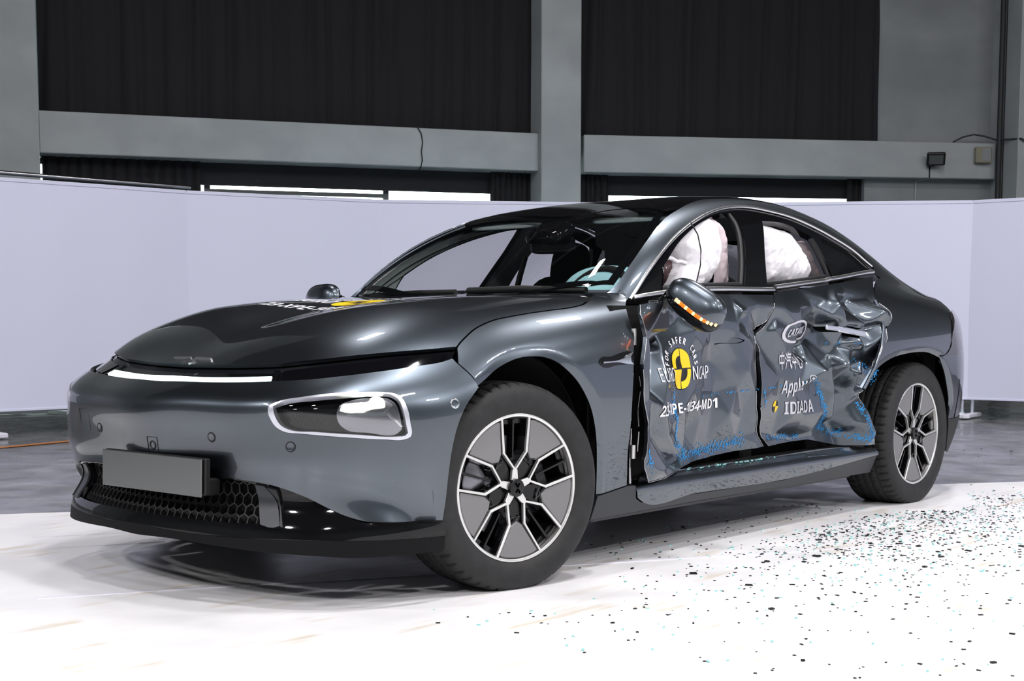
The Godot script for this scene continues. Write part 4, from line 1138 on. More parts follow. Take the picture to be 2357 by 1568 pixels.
func body_side() -> void:
	var out := Vector3(0, 0, 1)
	var aF := smooth_line(line("archf"), 1.2, 0.03, false)
	var aR := smooth_line(line("archr"), 1.2, 0.03, false)
	var fender := panel(shrink(smooth_line(line("fend"), 0.5, 0.02), 0.002), 0.011, 0.011, arch_roll(on_fender, aF, 0.034, 0.012), out, 0.012)
	var fe := both("front_fender", fender, M.paint)
	# dart-shaped vent badge behind the wheel arch
	var bd := put("vent_recess", panel(smooth_line(line("badge"), 0.9, 0.01), 0.008, 0.006, lifted(on_side, 0.002, out), out, 0.004), M.gloss, fe[0])
	put("vent_blade", panel(smooth_line(line("badgec"), 0.7, 0.008), 0.006, 0.005, lifted(on_side, 0.007, out), out, 0.005), M.chrome, fe[0], "bright chrome dart blade")
	var q := both("rear_quarter_panel", panel(shrink(smooth_line(line("quart"), 0.5, 0.02), 0.002), 0.013, 0.012, arch_roll(on_quarter, aR, 0.03, 0.012), out, 0.012), M.paint)
	both("tail_lamp", panel(smooth_line(line("tail"), 0.6, 0.015), 0.012, 0.012, lifted(on_side, 0.004, out), out, 0.012), std(Color(0.05, 0.01, 0.012), 0.05, 0.0, 1.0))
	both("rear_bumper", panel(smooth_line(line("rbump"), 0.5, 0.03), 0.03, 0.02, on_side, Vector3(1, 0, 0), 0.012), M.paint)
	both("rear_diffuser", panel(smooth_line(line("rdiff"), 0.5, 0.03), 0.03, 0.02, lifted(on_side, 0.004, Vector3(1, 0, 0)), Vector3(1, 0, 0), 0.012), M.black)
	# sills
	both("sill", panel(line("sill"), 0.02, 0.012, lifted(on_side, 0.0, out), out, 0.04), M.clad, "grey plastic sill cladding")
	var ledge := func(s: float, y: float) -> Vector3:
		var p := on_side(s, minf(y, 0.30))
		var t := clampf((y - 0.262) / 0.05, 0.0, 1.0)
		p.y = y + 0.0
		p.z += 0.004 - 0.05 * t * t
		return p
	both("sill_step", panel(smooth_line(line("sill2"), 0.5, 0.02), 0.02, 0.006, ledge, out, 0.01), M.paint)
	var st := new_st()
	box_into(st, Transform3D(Basis(), Vector3(1.55, 0.275, 0.80)), Vector3(2.05, 0.075, 0.12), 0.01)
	put("inner_sill", st.commit(), M.black, car)
	var st2 := new_st()
	box_into(st2, Transform3D(Basis(), Vector3(1.55, 0.30, -0.86)), Vector3(2.05, 0.08, 0.10), 0.01)
	put("inner_sill", st2.commit(), M.black, car)
	# crushed doors of the left side
	var df := put("front_door", panel(line("df"), 0.0085, 0.0085, on_door, out, 0.014, [smooth_line(line("handf"), 1.2, 0.006)]), door_paint(), car, "crushed dark grey front door with white print")
	var dr := put("rear_door", panel(line("dr"), 0.0085, 0.0085, on_door, out, 0.014, [smooth_line(line("handr"), 1.2, 0.006)]), door_paint(), car, "torn dark grey rear door with folded sheet metal")
	put("door_handle", panel(shrink(smooth_line(line("handf"), 1.2, 0.006), 0.0015), 0.006, 0.005, lifted(on_door, -0.006, out), out, 0.01), M.paint, df)
	var hp := [Vector3(2.138, 0.874, 0.880), Vector3(2.239, 0.866, 0.886), Vector3(2.429, 0.841, 0.918)]
	var hb := new_st()
	for k in 2:
		var d: Vector3 = hp[k + 1] - hp[k]
		var x := d.normalized()
		var z := Vector3(0.25, 0.1, 1).normalized()
		var y := z.cross(x).normalized()
		box_into(hb, Transform3D(Basis(x, y, x.cross(y)), (hp[k] + hp[k + 1]) * 0.5), Vector3(d.length() + 0.012, 0.022 + 0.006 * k, 0.014), 0.005)
	put("door_handle", hb.commit(), M.silver, dr, "rear handle sticking out of the panel")
	seams(df, dr)
	scrapes(df, dr)
	door_print(df, dr)
	# sound doors of the far side
	var whole := func(s: float, y: float) -> Vector3:
		return root(Vector3(s, y, 0), Vector3(0, 0, 1), fbelt, 0.3, 1.3)
	for e in [[0.62, 1.66], [1.67, 2.60]]:
		var p := PackedVector2Array([Vector2(e[0], 0.32), Vector2(e[0], 0.975 if e[0] < 1.0 else 1.02), Vector2(e[1], 1.02 if e[0] < 1.0 else 1.085), Vector2(e[1], 0.32)])
		if e[0] > 1.0: p = PackedVector2Array([Vector2(1.67, 0.32), Vector2(1.67, 1.02), Vector2(2.62, 1.085), Vector2(2.56, 0.85), Vector2(2.36, 0.6), Vector2(2.34, 0.32)])
		put("front_door" if e[0] < 1.0 else "rear_door", mirrored(panel(p, 0.04, 0.03, whole, out, 0.01)), M.paint, car)
	# dark hinge pillar and door frames seen through the gaps
	var st3 := new_st()
	box_into(st3, Transform3D(Basis(), Vector3(0.70, 0.63, 0.80)), Vector3(0.22, 0.66, 0.10))
	box_into(st3, Transform3D(Basis(), Vector3(1.68, 0.63, 0.70)), Vector3(0.10, 0.66, 0.10))
	box_into(st3, Transform3D(Basis(), Vector3(1.60, 0.55, 0.66)), Vector3(1.95, 0.62, 0.03))
	box_into(st3, Transform3D(Basis(), Vector3(2.68, 1.0, 0.70)), Vector3(0.26, 0.22, 0.08))
	put("door_pillar", st3.commit(), M.dark, car)
	var hg := sub("door_hinge", car)
	for e2 in [[0.845, 0.06], [0.42, 0.05]]:
		put("hinge_pin", tube([Vector3(0.632, e2[0] - e2[1] / 2, 0.918), Vector3(0.632, e2[0] + e2[1] / 2, 0.918)], 0.011, 10), M.alu, hg)


func door_paint() -> StandardMaterial3D:
	return M.paint


func seams(df: Node, dr: Node) -> void:
	# bright bent edges along the door openings
	var out := Vector3(0, 0, 1)
	for e in [[df, "df", 0, 13], [df, "df", 17, 25], [dr, "dr", 1, 7], [dr, "dr", 12, 19]]:
		var p := line(e[1])
		var pts := []
		for i in range(e[2], mini(e[3], p.size() - 1)):
			for j in 6:
				var w := p[i].lerp(p[i + 1], j / 6.0)
				pts.append(on_door(w.x, w.y) + Vector3(0, 0, 0.001))
		put("bent_edge", tube(pts, 0.002, 6), M.steel, e[0])
	# curled door flange by the rear wheel
	var fl := [Vector3(2.603, 0.997, 0.878), Vector3(2.590, 0.936, 0.916), Vector3(2.561, 0.864, 0.945), Vector3(2.506, 0.778, 0.966), Vector3(2.432, 0.687, 0.973), Vector3(2.334, 0.590, 0.969)]
	put("curled_flange", tube(fl, 0.009, 8), M.paint, dr)
	# bright torn flanges standing in the gap in front of the door
	for e3 in [[0.612, 0.86, 0.905, 0.640, 0.30, 0.90, 0.0065], [0.628, 0.80, 0.915, 0.632, 0.36, 0.905, 0.005], [0.652, 0.70, 0.93, 0.655, 0.42, 0.925, 0.004]]:
		var g := []
		for j in 16:
			var t := j / 15.0
			g.append(Vector3(lerpf(e3[0], e3[3], t) + 0.004 * sin(t * 7.0), lerpf(e3[1], e3[4], t), lerpf(e3[2], e3[5], t) + 0.004 * sin(t * 11.0)))
		put("torn_flange", tube(g, e3[6], 8), M.steel, df)


func scrapes(df: Node, dr: Node) -> void:
	# blue paint left by the barrier: flakes in bands
	var r := RandomNumberGenerator.new()
	r.seed = 33
	var bands := {df: [[0.93, 0.63, 0.965, 0.43, 130, 0.010], [0.965, 0.43, 1.08, 0.38, 90, 0.02], [1.0, 0.36, 1.55, 0.40, 420, 0.022], [0.66, 0.42, 0.70, 0.36, 60, 0.02], [1.2, 0.60, 1.62, 0.615, 26, 0.003]],
		dr: [[1.66, 0.62, 1.68, 0.54, 30, 0.008], [1.75, 0.395, 2.05, 0.385, 120, 0.012], [2.13, 0.64, 2.22, 0.42, 160, 0.014], [2.22, 0.42, 2.52, 0.34, 170, 0.018], [2.36, 0.72, 2.52, 0.66, 70, 0.02], [2.47, 0.62, 2.56, 0.72, 90, 0.02], [2.40, 0.52, 2.50, 0.36, 110, 0.014], [2.2, 0.80, 2.4, 0.80, 20, 0.01], [1.70, 0.615, 2.1, 0.63, 30, 0.003]]}
	for d in bands:
		var st := new_st()
		for b in bands[d]:
			for i in int(b[4]):
				var t := r.randf()
				var c := Vector2(lerpf(b[0], b[2], t), lerpf(b[1], b[3], t)) + Vector2(r.randfn(0, b[5] * 0.5), r.randfn(0, b[5] * 0.6))
				var a := r.randf_range(0.3, 1.0)
				var L := r.randf_range(0.002, 0.009)
				var w := r.randf_range(0.0008, 0.0026)
				var ax := Vector2(cos(a), sin(a))
				var ay := Vector2(-ax.y, ax.x)
				var q := []
				for k in [ax * L, ay * w, -ax * L, -ay * w]:
					var v: Vector2 = c + k
					q.append(on_door(v.x, v.y) + Vector3(0, 0, 0.0016))
				quad(st, q, q[0] - Vector3(0, 0, 1))
		var o := put("blue_scrape", st.commit(), M.blue, d, "bright blue paint rubbed off by the barrier")
		tag(o, "", "", "", "stuff")


# ------------------------------------------------------------------ printing on the panels
var cutter := {}
func print_into(st: SurfaceTool, tris: PackedVector2Array, f: Callable, lift: float, hint: Vector3, most := 0.009) -> void:
	# flat triangles laid on a bent surface, cut finely enough to follow it
	for t in range(0, tris.size(), 3):
		var stack := [[tris[t], tris[t + 1], tris[t + 2]]]
		while stack.size():
			var k: Array = stack.pop_back()
			var l0: float = k[0].distance_to(k[1])
			var l1: float = k[1].distance_to(k[2])
			var l2: float = k[2].distance_to(k[0])
			var m := maxf(l0, maxf(l1, l2))
			if m > most:
				if m == l0:
					var h: Vector2 = (k[0] + k[1]) * 0.5
					stack.append([k[0], h, k[2]])
					stack.append([h, k[1], k[2]])
				elif m == l1:
					var h2: Vector2 = (k[1] + k[2]) * 0.5
					stack.append([k[0], k[1], h2])
					stack.append([k[0], h2, k[2]])
				else:
					var h3: Vector2 = (k[2] + k[0]) * 0.5
					stack.append([k[0], k[1], h3])
					stack.append([h3, k[1], k[2]])
				continue
			var p := []
			for v in k:
				var key := Vector2i(roundi(v.x * 20000.0), roundi(v.y * 20000.0))
				if not cutter.has(key):
					cutter[key] = [f.call(v.x, v.y), normal_at(f, v.x, v.y, hint)]
				p.append(cutter[key])
			if (p[2][0] - p[0][0]).cross(p[1][0] - p[0][0]).dot(hint) < 0.0: p.reverse()
			for v2 in p:
				st.set_normal(v2[1])
				st.add_vertex(v2[0] + v2[1] * lift)


func letters(text: String, bold := true) -> Array:
	# [triangles of the front faces, size] of a word, cap height 1
	var tm := TextMesh.new()
	var sf := SystemFont.new()
	sf.font_names = PackedStringArray(["Droid Sans"])
	sf.font_weight = 700 if bold else 400
	tm.font = sf
	tm.font_size = 64
	tm.pixel_size = 0.01
	tm.depth = 0.1
	tm.curve_step = 3.0
	tm.text = text
	var arr := tm.get_mesh_arrays()
	var V: PackedVector3Array = arr[Mesh.ARRAY_VERTEX]
	var Nn: PackedVector3Array = arr[Mesh.ARRAY_NORMAL]
	var I := PackedInt32Array(range(V.size()))
	if arr[Mesh.ARRAY_INDEX] != null: I = arr[Mesh.ARRAY_INDEX]
	var out := PackedVector2Array()
	var lo := Vector2(1e9, 1e9)
	var hi := -lo
	for t in range(0, I.size(), 3):
		if Nn[I[t]].z > 0.5:
			for k in 3:
				var q := Vector2(V[I[t + k]].x, V[I[t + k]].y)
				out.append(q)
				lo = lo.min(q)
				hi = hi.max(q)
	for i in out.size(): out[i] = (out[i] - lo) / (hi - lo)
	return [out, (hi - lo)]


func placed(tris: PackedVector2Array, o: Vector2, x: Vector2, y: Vector2) -> PackedVector2Array:
	var out := PackedVector2Array()
	for q in tris: out.append(o + x * q.x + y * q.y)
	return out


func fan(poly: PackedVector2Array) -> PackedVector2Array:
	var out := PackedVector2Array()
	var t := Geometry2D.triangulate_polygon(poly)
	for i in t: out.append(poly[i])
	return out


func sector(r0: float, r1: float, a0: float, a1: float, gap := 0.0) -> PackedVector2Array:
	# part of a ring, with a straight gap along its two radii
	var p := PackedVector2Array()
	var n := 14
	for i in n + 1:
		var a := lerpf(a0, a1, float(i) / n)
		p.append(Vector2(cos(a), sin(a)) * r1)
	if r0 <= 0.001: p.append(Vector2.ZERO)
	else:
		for i in n + 1:
			var a2 := lerpf(a1, a0, float(i) / n)
			p.append(Vector2(cos(a2), sin(a2)) * r0)
	var mid := (a0 + a1) * 0.5
	var shift := Vector2(signf(cos(mid)), signf(sin(mid))) * gap
	for i in p.size(): p[i] += shift
	return fan(p)


func strokes(list: Array, w: float) -> PackedVector2Array:
	var out := PackedVector2Array()
	for s in list:
		for i in s.size() - 1:
			var a := Vector2(s[i][0], s[i][1])
			var b := Vector2(s[i + 1][0], s[i + 1][1])
			var d := (b - a).normalized()
			var n := Vector2(-d.y, d.x) * w * 0.5
			a -= d * w * 0.35
			b += d * w * 0.35
			out.append_array([a + n, b + n, b - n, a + n, b - n, a - n])
	return out


const ZHONG := [[[0.5, 0.0], [0.5, 1.0]], [[0.16, 0.78], [0.84, 0.78], [0.84, 0.36], [0.16, 0.36], [0.16, 0.78]]]
const QI := [[[0.08, 0.95], [0.2, 0.82]], [[0.02, 0.68], [0.15, 0.56]], [[0.05, 0.05], [0.2, 0.36]], [[0.45, 1.0], [0.3, 0.7]], [[0.42, 0.86], [0.95, 0.86]], [[0.42, 0.68], [0.88, 0.68]], [[0.3, 0.5], [0.8, 0.5], [0.8, 0.2], [0.88, 0.04], [0.97, 0.06], [0.97, 0.2]]]
const XIN := [[[0.5, 0.95], [0.6, 0.78]], [[0.12, 0.55], [0.06, 0.25]], [[0.3, 0.7], [0.3, 0.12], [0.4, 0.03], [0.72, 0.03], [0.78, 0.1], [0.78, 0.28]], [[0.85, 0.62], [0.97, 0.38]]]


func target_logo(parts: Dictionary, f: Callable, hint: Vector3, T: Callable, parent: Node) -> void:
	# a yellow disc in quarters
	var y := PackedVector2Array()
	y.append_array(sector(0.0, 0.95, 0.0, PI / 2, 0.03))
	y.append_array(sector(0.0, 0.95, PI, PI * 1.5, 0.03))
	y.append_array(sector(0.60, 0.95, PI / 2, PI, 0.03))
	y.append_array(sector(0.60, 0.95, PI * 1.5, TAU, 0.03))
	var k := PackedVector2Array()
	for i in 4: k.append_array(sector(0.0, 1.03, i * PI / 2, (i + 1) * PI / 2, 0.0))
	for e in [["print_disc", k, M.print_black, 0.0012], ["yellow_quarters", y, M.yellow, 0.0020]]:
		var st := new_st()
		var q := PackedVector2Array()
		for v in e[1]: q.append(T.call(v))
		cutter.clear()
		print_into(st, q, f, e[3], hint)
		put(e[0], st.commit(), e[2], parent)


func print_words(called: String, list: Array, mat: Material, f: Callable, hint: Vector3, parent: Node, lift := 0.0024) -> void:
	# list: [triangles in the 0..1 square, origin, x axis, y axis]
	var st := new_st()
	cutter.clear()
	for e in list: print_into(st, placed(e[0], e[1], e[2], e[3]), f, lift, hint)
	put(called, st.commit(), mat, parent)


func arc_word(text: String, c: Vector2, rx: float, ry: float, a0: float, a1: float, h: float) -> Array:
	var out := []
	var n := text.length()
	for i in n:
		if text[i] == " ": continue
		var a := lerpf(a0, a1, float(i) / (n - 1))
		var L: Array = letters(text[i])
		var d := Vector2(cos(a), sin(a))
		var x := Vector2(d.y, -d.x)
		var w: float = h * L[1].x / maxf(L[1].y, 0.01) * 0.82
		out.append([L[0], c + Vector2(d.x * rx, d.y * ry) - x * w * 0.5, x * w, d * h])
	return out


func door_print(df: Node, dr: Node) -> void:
	var out := Vector3(0, 0, 1)
	var c := Vector2(0.990, 0.717)
	var P := sub("test_sticker", df)
	target_logo({}, on_door, out, func(v: Vector2) -> Vector2: return c + Vector2(v.x * 0.085, v.y * 0.080), P)
	var words := [[letters("EURO", false)[0], Vector2(0.806, 0.671), Vector2(0.104, 0), Vector2(0, 0.053)], [letters("NCAP", false)[0], Vector2(1.088, 0.671), Vector2(0.182, 0.0), Vector2(0, 0.052)],
		[letters("23-XPE-1034-MD1")[0], Vector2(0.775, 0.543), Vector2(0.56, 0.004), Vector2(0.0, 0.041)]]
	words.append_array(arc_word("FOR SAFER CARS", c, 0.118, 0.098, PI * 0.94, PI * 0.06, 0.026))
	print_words("white_lettering", words, M.white_print, on_door, out, P)
	# rear door: oval mark, characters, two words and a small target
	var Q := sub("test_house_sticker", dr)
	var oc := Vector2(1.915, 0.856)
	var ring := PackedVector2Array()
	var n := 48
	for i in n:
		for e in [[i, 1.0], [i + 1, 1.0], [i + 1, 0.8], [i, 1.0], [i + 1, 0.8], [i, 0.8]]:
			var a: float = TAU * e[0] / n
			var v: Vector2 = Vector2(cos(a), sin(a)) * Vector2(0.135, 0.047) * float(e[1])
			ring.append(oc + v.rotated(0.14))
	var st := new_st()
	cutter.clear()
	print_into(st, ring, on_door, 0.0024, out)
	put("oval_ring", st.commit(), M.grey_print, Q)
	var sh := Vector2(0.020, 0.032)
	print_words("oval_lettering", [[letters("CATARC")[0], oc + Vector2(-0.092, -0.026), Vector2(0.155, 0.020), sh]], M.grey_print, on_door, out, Q)
	var cj := []
	var xx := 1.785
	for e2 in [ZHONG, QI, ZHONG, XIN]:
		cj.append([strokes(e2, 0.115), Vector2(xx, 0.694), Vector2(0.045, 0.001), Vector2(-0.008, 0.072)])
		xx += 0.0475
	print_words("characters", cj, M.grey_print, on_door, out, Q)
	print_words("words", [[letters("Applus")[0], Vector2(1.818, 0.566), Vector2(0.185, 0.012), Vector2(0.004, 0.078)], [letters("+")[0], Vector2(2.000, 0.638), Vector2(0.018, 0), Vector2(0, 0.016)],
		[letters("IDIADA")[0], Vector2(1.860, 0.493), Vector2(0.236, 0.0), Vector2(-0.006, 0.056)]], M.grey_print, on_door, out, Q)
	var pr := PackedVector2Array()
	for i in 24:
		for e3 in [[i, 1.0], [i + 1, 1.0], [i + 1, 0.82], [i, 1.0], [i + 1, 0.82], [i, 0.82]]:
			var a3: float = TAU * e3[0] / 24
			pr.append(Vector2(2.009, 0.646) + Vector2(cos(a3), sin(a3)) * Vector2(0.017, 0.017) * e3[1])
	var st5 := new_st()
	cutter.clear()
	print_into(st5, pr, on_door, 0.0016, out)
	put("plus_ring", st5.commit(), M.grey_print, Q)
	var tc := Vector2(1.785, 0.532)
	for e4 in [["target_yellow", [[PI / 2, PI], [PI * 1.5, TAU]], M.yellow], ["target_black", [[0.0, PI / 2], [PI, PI * 1.5]], M.print_black]]:
		var tri2 := PackedVector2Array()
		for a4 in e4[1]: tri2.append_array(sector(0.0, 1.0, a4[0], a4[1]))
		var st6 := new_st()
		cutter.clear()
		var q2 := PackedVector2Array()
		for v2 in tri2: q2.append(tc + v2 * 0.027)
		print_into(st6, q2, on_door, 0.0016, out)
		put(e4[0], st6.commit(), e4[2], Q)


func hood_print(hood: Node) -> void:
	# the same sticker on the bonnet, read from the front
	var P := sub("test_sticker", hood)
	var c := Vector2(0.11, 0.0)
	var up := Vector3.UP
	target_logo({}, on_top, up, func(v: Vector2) -> Vector2: return c + Vector2(v.y * 0.105, v.x * 0.105), P)
	var X := Vector2(0, 1)
	var Y := Vector2(1, 0)
	var words := [[letters("EURO")[0], c + X * -0.34 + Y * -0.045, X * 0.21, Y * 0.075], [letters("NCAP")[0], c + X * 0.13 + Y * -0.045, X * 0.21, Y * 0.075], [letters("23-XPE-1034-MD1")[0], c + X * -0.34 + Y * -0.215, X * 0.68, Y * 0.07]]
	for e in arc_word("FOR SAFER CARS", Vector2.ZERO, 0.14, 0.14, PI * 0.92, PI * 0.08, 0.034):
		words.append([e[0], c + Vector2(e[1].y, e[1].x), Vector2(e[2].y, e[2].x), Vector2(e[3].y, e[3].x)])
	print_words("white_lettering", words, M.white_print, on_top, up, P)


# ------------------------------------------------------------------ the cabin
func mirror_ph(p: PackedVector2Array) -> PackedVector2Array:
	var o := PackedVector2Array()
	for q in p: o.append(Vector2(q.x, PI - q.y))
	return o


func cabin() -> void:
	var up := Vector3(0, 1, 0.2)
	both("roof_rail", panel(smooth_line(line("rail"), 0.5, 0.02), 0.02, 0.014, on_roof, Vector3(0, 0.7, 0.7), 0.012), M.paint)
	put("roof_panel", panel(smooth_line(line("roof"), 0.4, 0.03), 0.03, 0.03, lifted(on_roof, -0.002, Vector3.UP), Vector3.UP, 0.02), M.gloss, car, "gloss black glass roof")
	put("rear_window", panel(smooth_line(line("rglass"), 0.4, 0.03), 0.03, 0.03, lifted(on_roof, -0.003, Vector3.UP), Vector3.UP, 0.0), M.tint, car)
	put("boot_lid", panel(smooth_line(line("trunk"), 0.5, 0.03), 0.03, 0.03, on_top, Vector3.UP, 0.02), M.paint, car)
	# windscreen with its dark printed border
	var ws := smooth_line(line("ws"), 0.4, 0.03)
	var W := sub("windscreen", car)
	put("screen_glass", panel(ws, 0.03, 0.03, lifted(on_roof, -0.004, Vector3.UP), Vector3.UP, 0.0), M.ws, W, "clear windscreen glass")
	var hole := shrink(ws, 0.03)
	for i in hole.size(): hole[i].x = minf(hole[i].x, 1.30)
	put("screen_border", panel(ws, 0.03, 0.03, lifted(on_roof, -0.010, Vector3.UP), Vector3.UP, 0.0, [hole]), M.gloss, W)
	# side window frames
	for nm in [["ctc", 0.0075], ["crc", 0.0125], ["cfc", 0.0125]]:
		for sg in [1.0, -1.0]:
			var path := []
			for v in smooth_line(line(nm[0]), 1.0, 0.03, false):
				var q0 := on_roof(v.x, v.y)
				path.append(Vector3(q0.x, q0.y, q0.z * sg))
			put("window_trim", tube(path, nm[1], 12), M.satin, car, "chrome window trim")
	var frame := panel(smooth_line(line("dlo"), 0.5, 0.02), 0.018, 0.014, lifted(on_roof, -0.006, Vector3(0, 0.3, 1)), Vector3(0, 0.3, 1), 0.03, [line_s("fopen"), line_s("ropen"), line_s("qglass"), line("sail")])
	both("window_frame", frame, M.gloss, "gloss black window frames and pillars")
	var q := panel(line_s("qglass"), 0.02, 0.015, lifted(on_roof, -0.009, Vector3(0, 0.3, 1)), Vector3(0, 0.3, 1), 0.0)
	both("quarter_window", q, M.tint)
	var s := panel(line("sail"), 0.02, 0.012, lifted(on_roof, -0.010, Vector3(0, 0.3, 1)), Vector3(0, 0.3, 1), 0.0)
	both("mirror_triangle", s, M.gloss)
	# window glass is left only on the far side
	for nm2 in ["fopen", "ropen"]:
		put("side_window", mirrored(panel(line_s(nm2), 0.03, 0.02, lifted(on_roof, -0.012, Vector3(0, 0.3, 1)), Vector3(0, 0.3, 1), 0.0)), M.pane, car)
	# dark rubber seals round the open windows
	for nm3 in ["fopen", "ropen"]:
		var pts := []
		var L := line_s(nm3)
		for v in L: pts.append(on_roof(v.x, v.y) + Vector3(0, 0, -0.03))
		pts.append(pts[0])
		put("window_seal", tube(pts, 0.013, 8), M.trim, car)
	# windscreen wipers and scuttle
	var sc := new_st()
	box_into(sc, Transform3D(Basis(), Vector3(0.78, 0.955, 0)), Vector3(0.16, 0.02, 1.45), 0.005)
	put("scuttle", sc.commit(), M.black, car)
	var wp := sub("wiper", car)
	put("wiper_blade", tube([Vector3(0.735, 1.012, -0.60), Vector3(0.728, 1.022, -0.3), Vector3(0.73, 1.022, -0.08)], 0.012, 8), M.black, wp)
	var wp2 := sub("wiper", car)
	put("wiper_blade", tube([Vector3(0.70, 1.026, 0.02), Vector3(0.705, 1.03, 0.3), Vector3(0.725, 1.02, 0.62)], 0.014, 8), M.black, wp2)


func line_s(called: String) -> PackedVector2Array:
	return smooth_line(line(called), 0.5, 0.02)


func rounded_slab(w: float, h: float, d: float, power := 3.0, nu := 24, nv := 16) -> ArrayMesh:
	# a cushion: a rounded box with soft edges
	var V := PackedVector3Array()
	var I := PackedInt32Array()
	for i in nv + 1:
		var a := -PI / 2 + PI * i / nv
		for j in nu + 1:
			var b := TAU * j / nu
			var cx := spow(cos(a), 2.0 / power) * spow(cos(b), 2.0 / power)
			var cz := spow(cos(a), 2.0 / power) * spow(sin(b), 2.0 / power)
			V.append(Vector3(cx * w / 2, spow(sin(a), 2.0 / power) * h / 2, cz * d / 2))
	var m := nu + 1
	for i in nv:
		for j in nu:
			var p := i * m + j
			I.append_array([p, p + 1, p + m + 1, p, p + m + 1, p + m])
	var mesh := finish(V, I, Vector3.ZERO, false)
	return fix_outward(mesh)


func spow(v: float, e: float) -> float:
	return signf(v) * pow(absf(v), e)


func fix_outward(m: ArrayMesh) -> ArrayMesh:
	var arr := m.surface_get_arrays(0)
	var V: PackedVector3Array = arr[Mesh.ARRAY_VERTEX]
	var Nn: PackedVector3Array = arr[Mesh.ARRAY_NORMAL]
	var I: PackedInt32Array = arr[Mesh.ARRAY_INDEX]
	var vote := 0.0
	for t in range(0, I.size(), 3):
		vote += (V[I[t + 2]] - V[I[t]]).cross(V[I[t + 1]] - V[I[t]]).dot(V[I[t]])
	if vote < 0.0:
		for t in range(0, I.size(), 3):
			var k := I[t]
			I[t] = I[t + 1]
			I[t + 1] = k
		for i in Nn.size(): Nn[i] = -Nn[i]
	arr[Mesh.ARRAY_NORMAL] = Nn
	arr[Mesh.ARRAY_INDEX] = I
	var am := ArrayMesh.new()
	am.add_surface_from_arrays(Mesh.PRIMITIVE_TRIANGLES, arr)
	return am


func airbag(called: String, pts: Array, z: float, thick: float, mat: Material, label: String, s: int, parent: Node) -> void:
	# a pillow over an outline (x, y), with creases
	var p := PackedVector2Array()
	for q in pts: p.append(Vector2(q[0], q[1]))
	p = smooth_line(p, 1.0, 0.012)
	var n := FastNoiseLite.new()
	n.seed = s
	n.frequency = 5.0
	n.fractal_octaves = 3
	var f := func(x: float, y: float) -> Vector3:
		var d := 9.0
		for i in p.size(): d = minf(d, Geometry2D.get_closest_point_to_segment(Vector2(x, y), p[i], p[(i + 1) % p.size()]).distance_to(Vector2(x, y)))
		var b := thick * sqrt(1.0 - pow(1.0 - minf(d / 0.11, 1.0), 2.0))
		var c := 0.020 * absf(n.get_noise_2d(x * 1.3, y * 0.7)) + 0.014 * absf(n.get_noise_2d(x * 2.3 + 7.0, y * 3.1))
		return Vector3(x, y, z + b - c * minf(1.0, d / 0.03))
	put(called, panel(p, 0.011, 0.011, f, Vector3(0, 0, 1), 0.0), mat, parent, label)


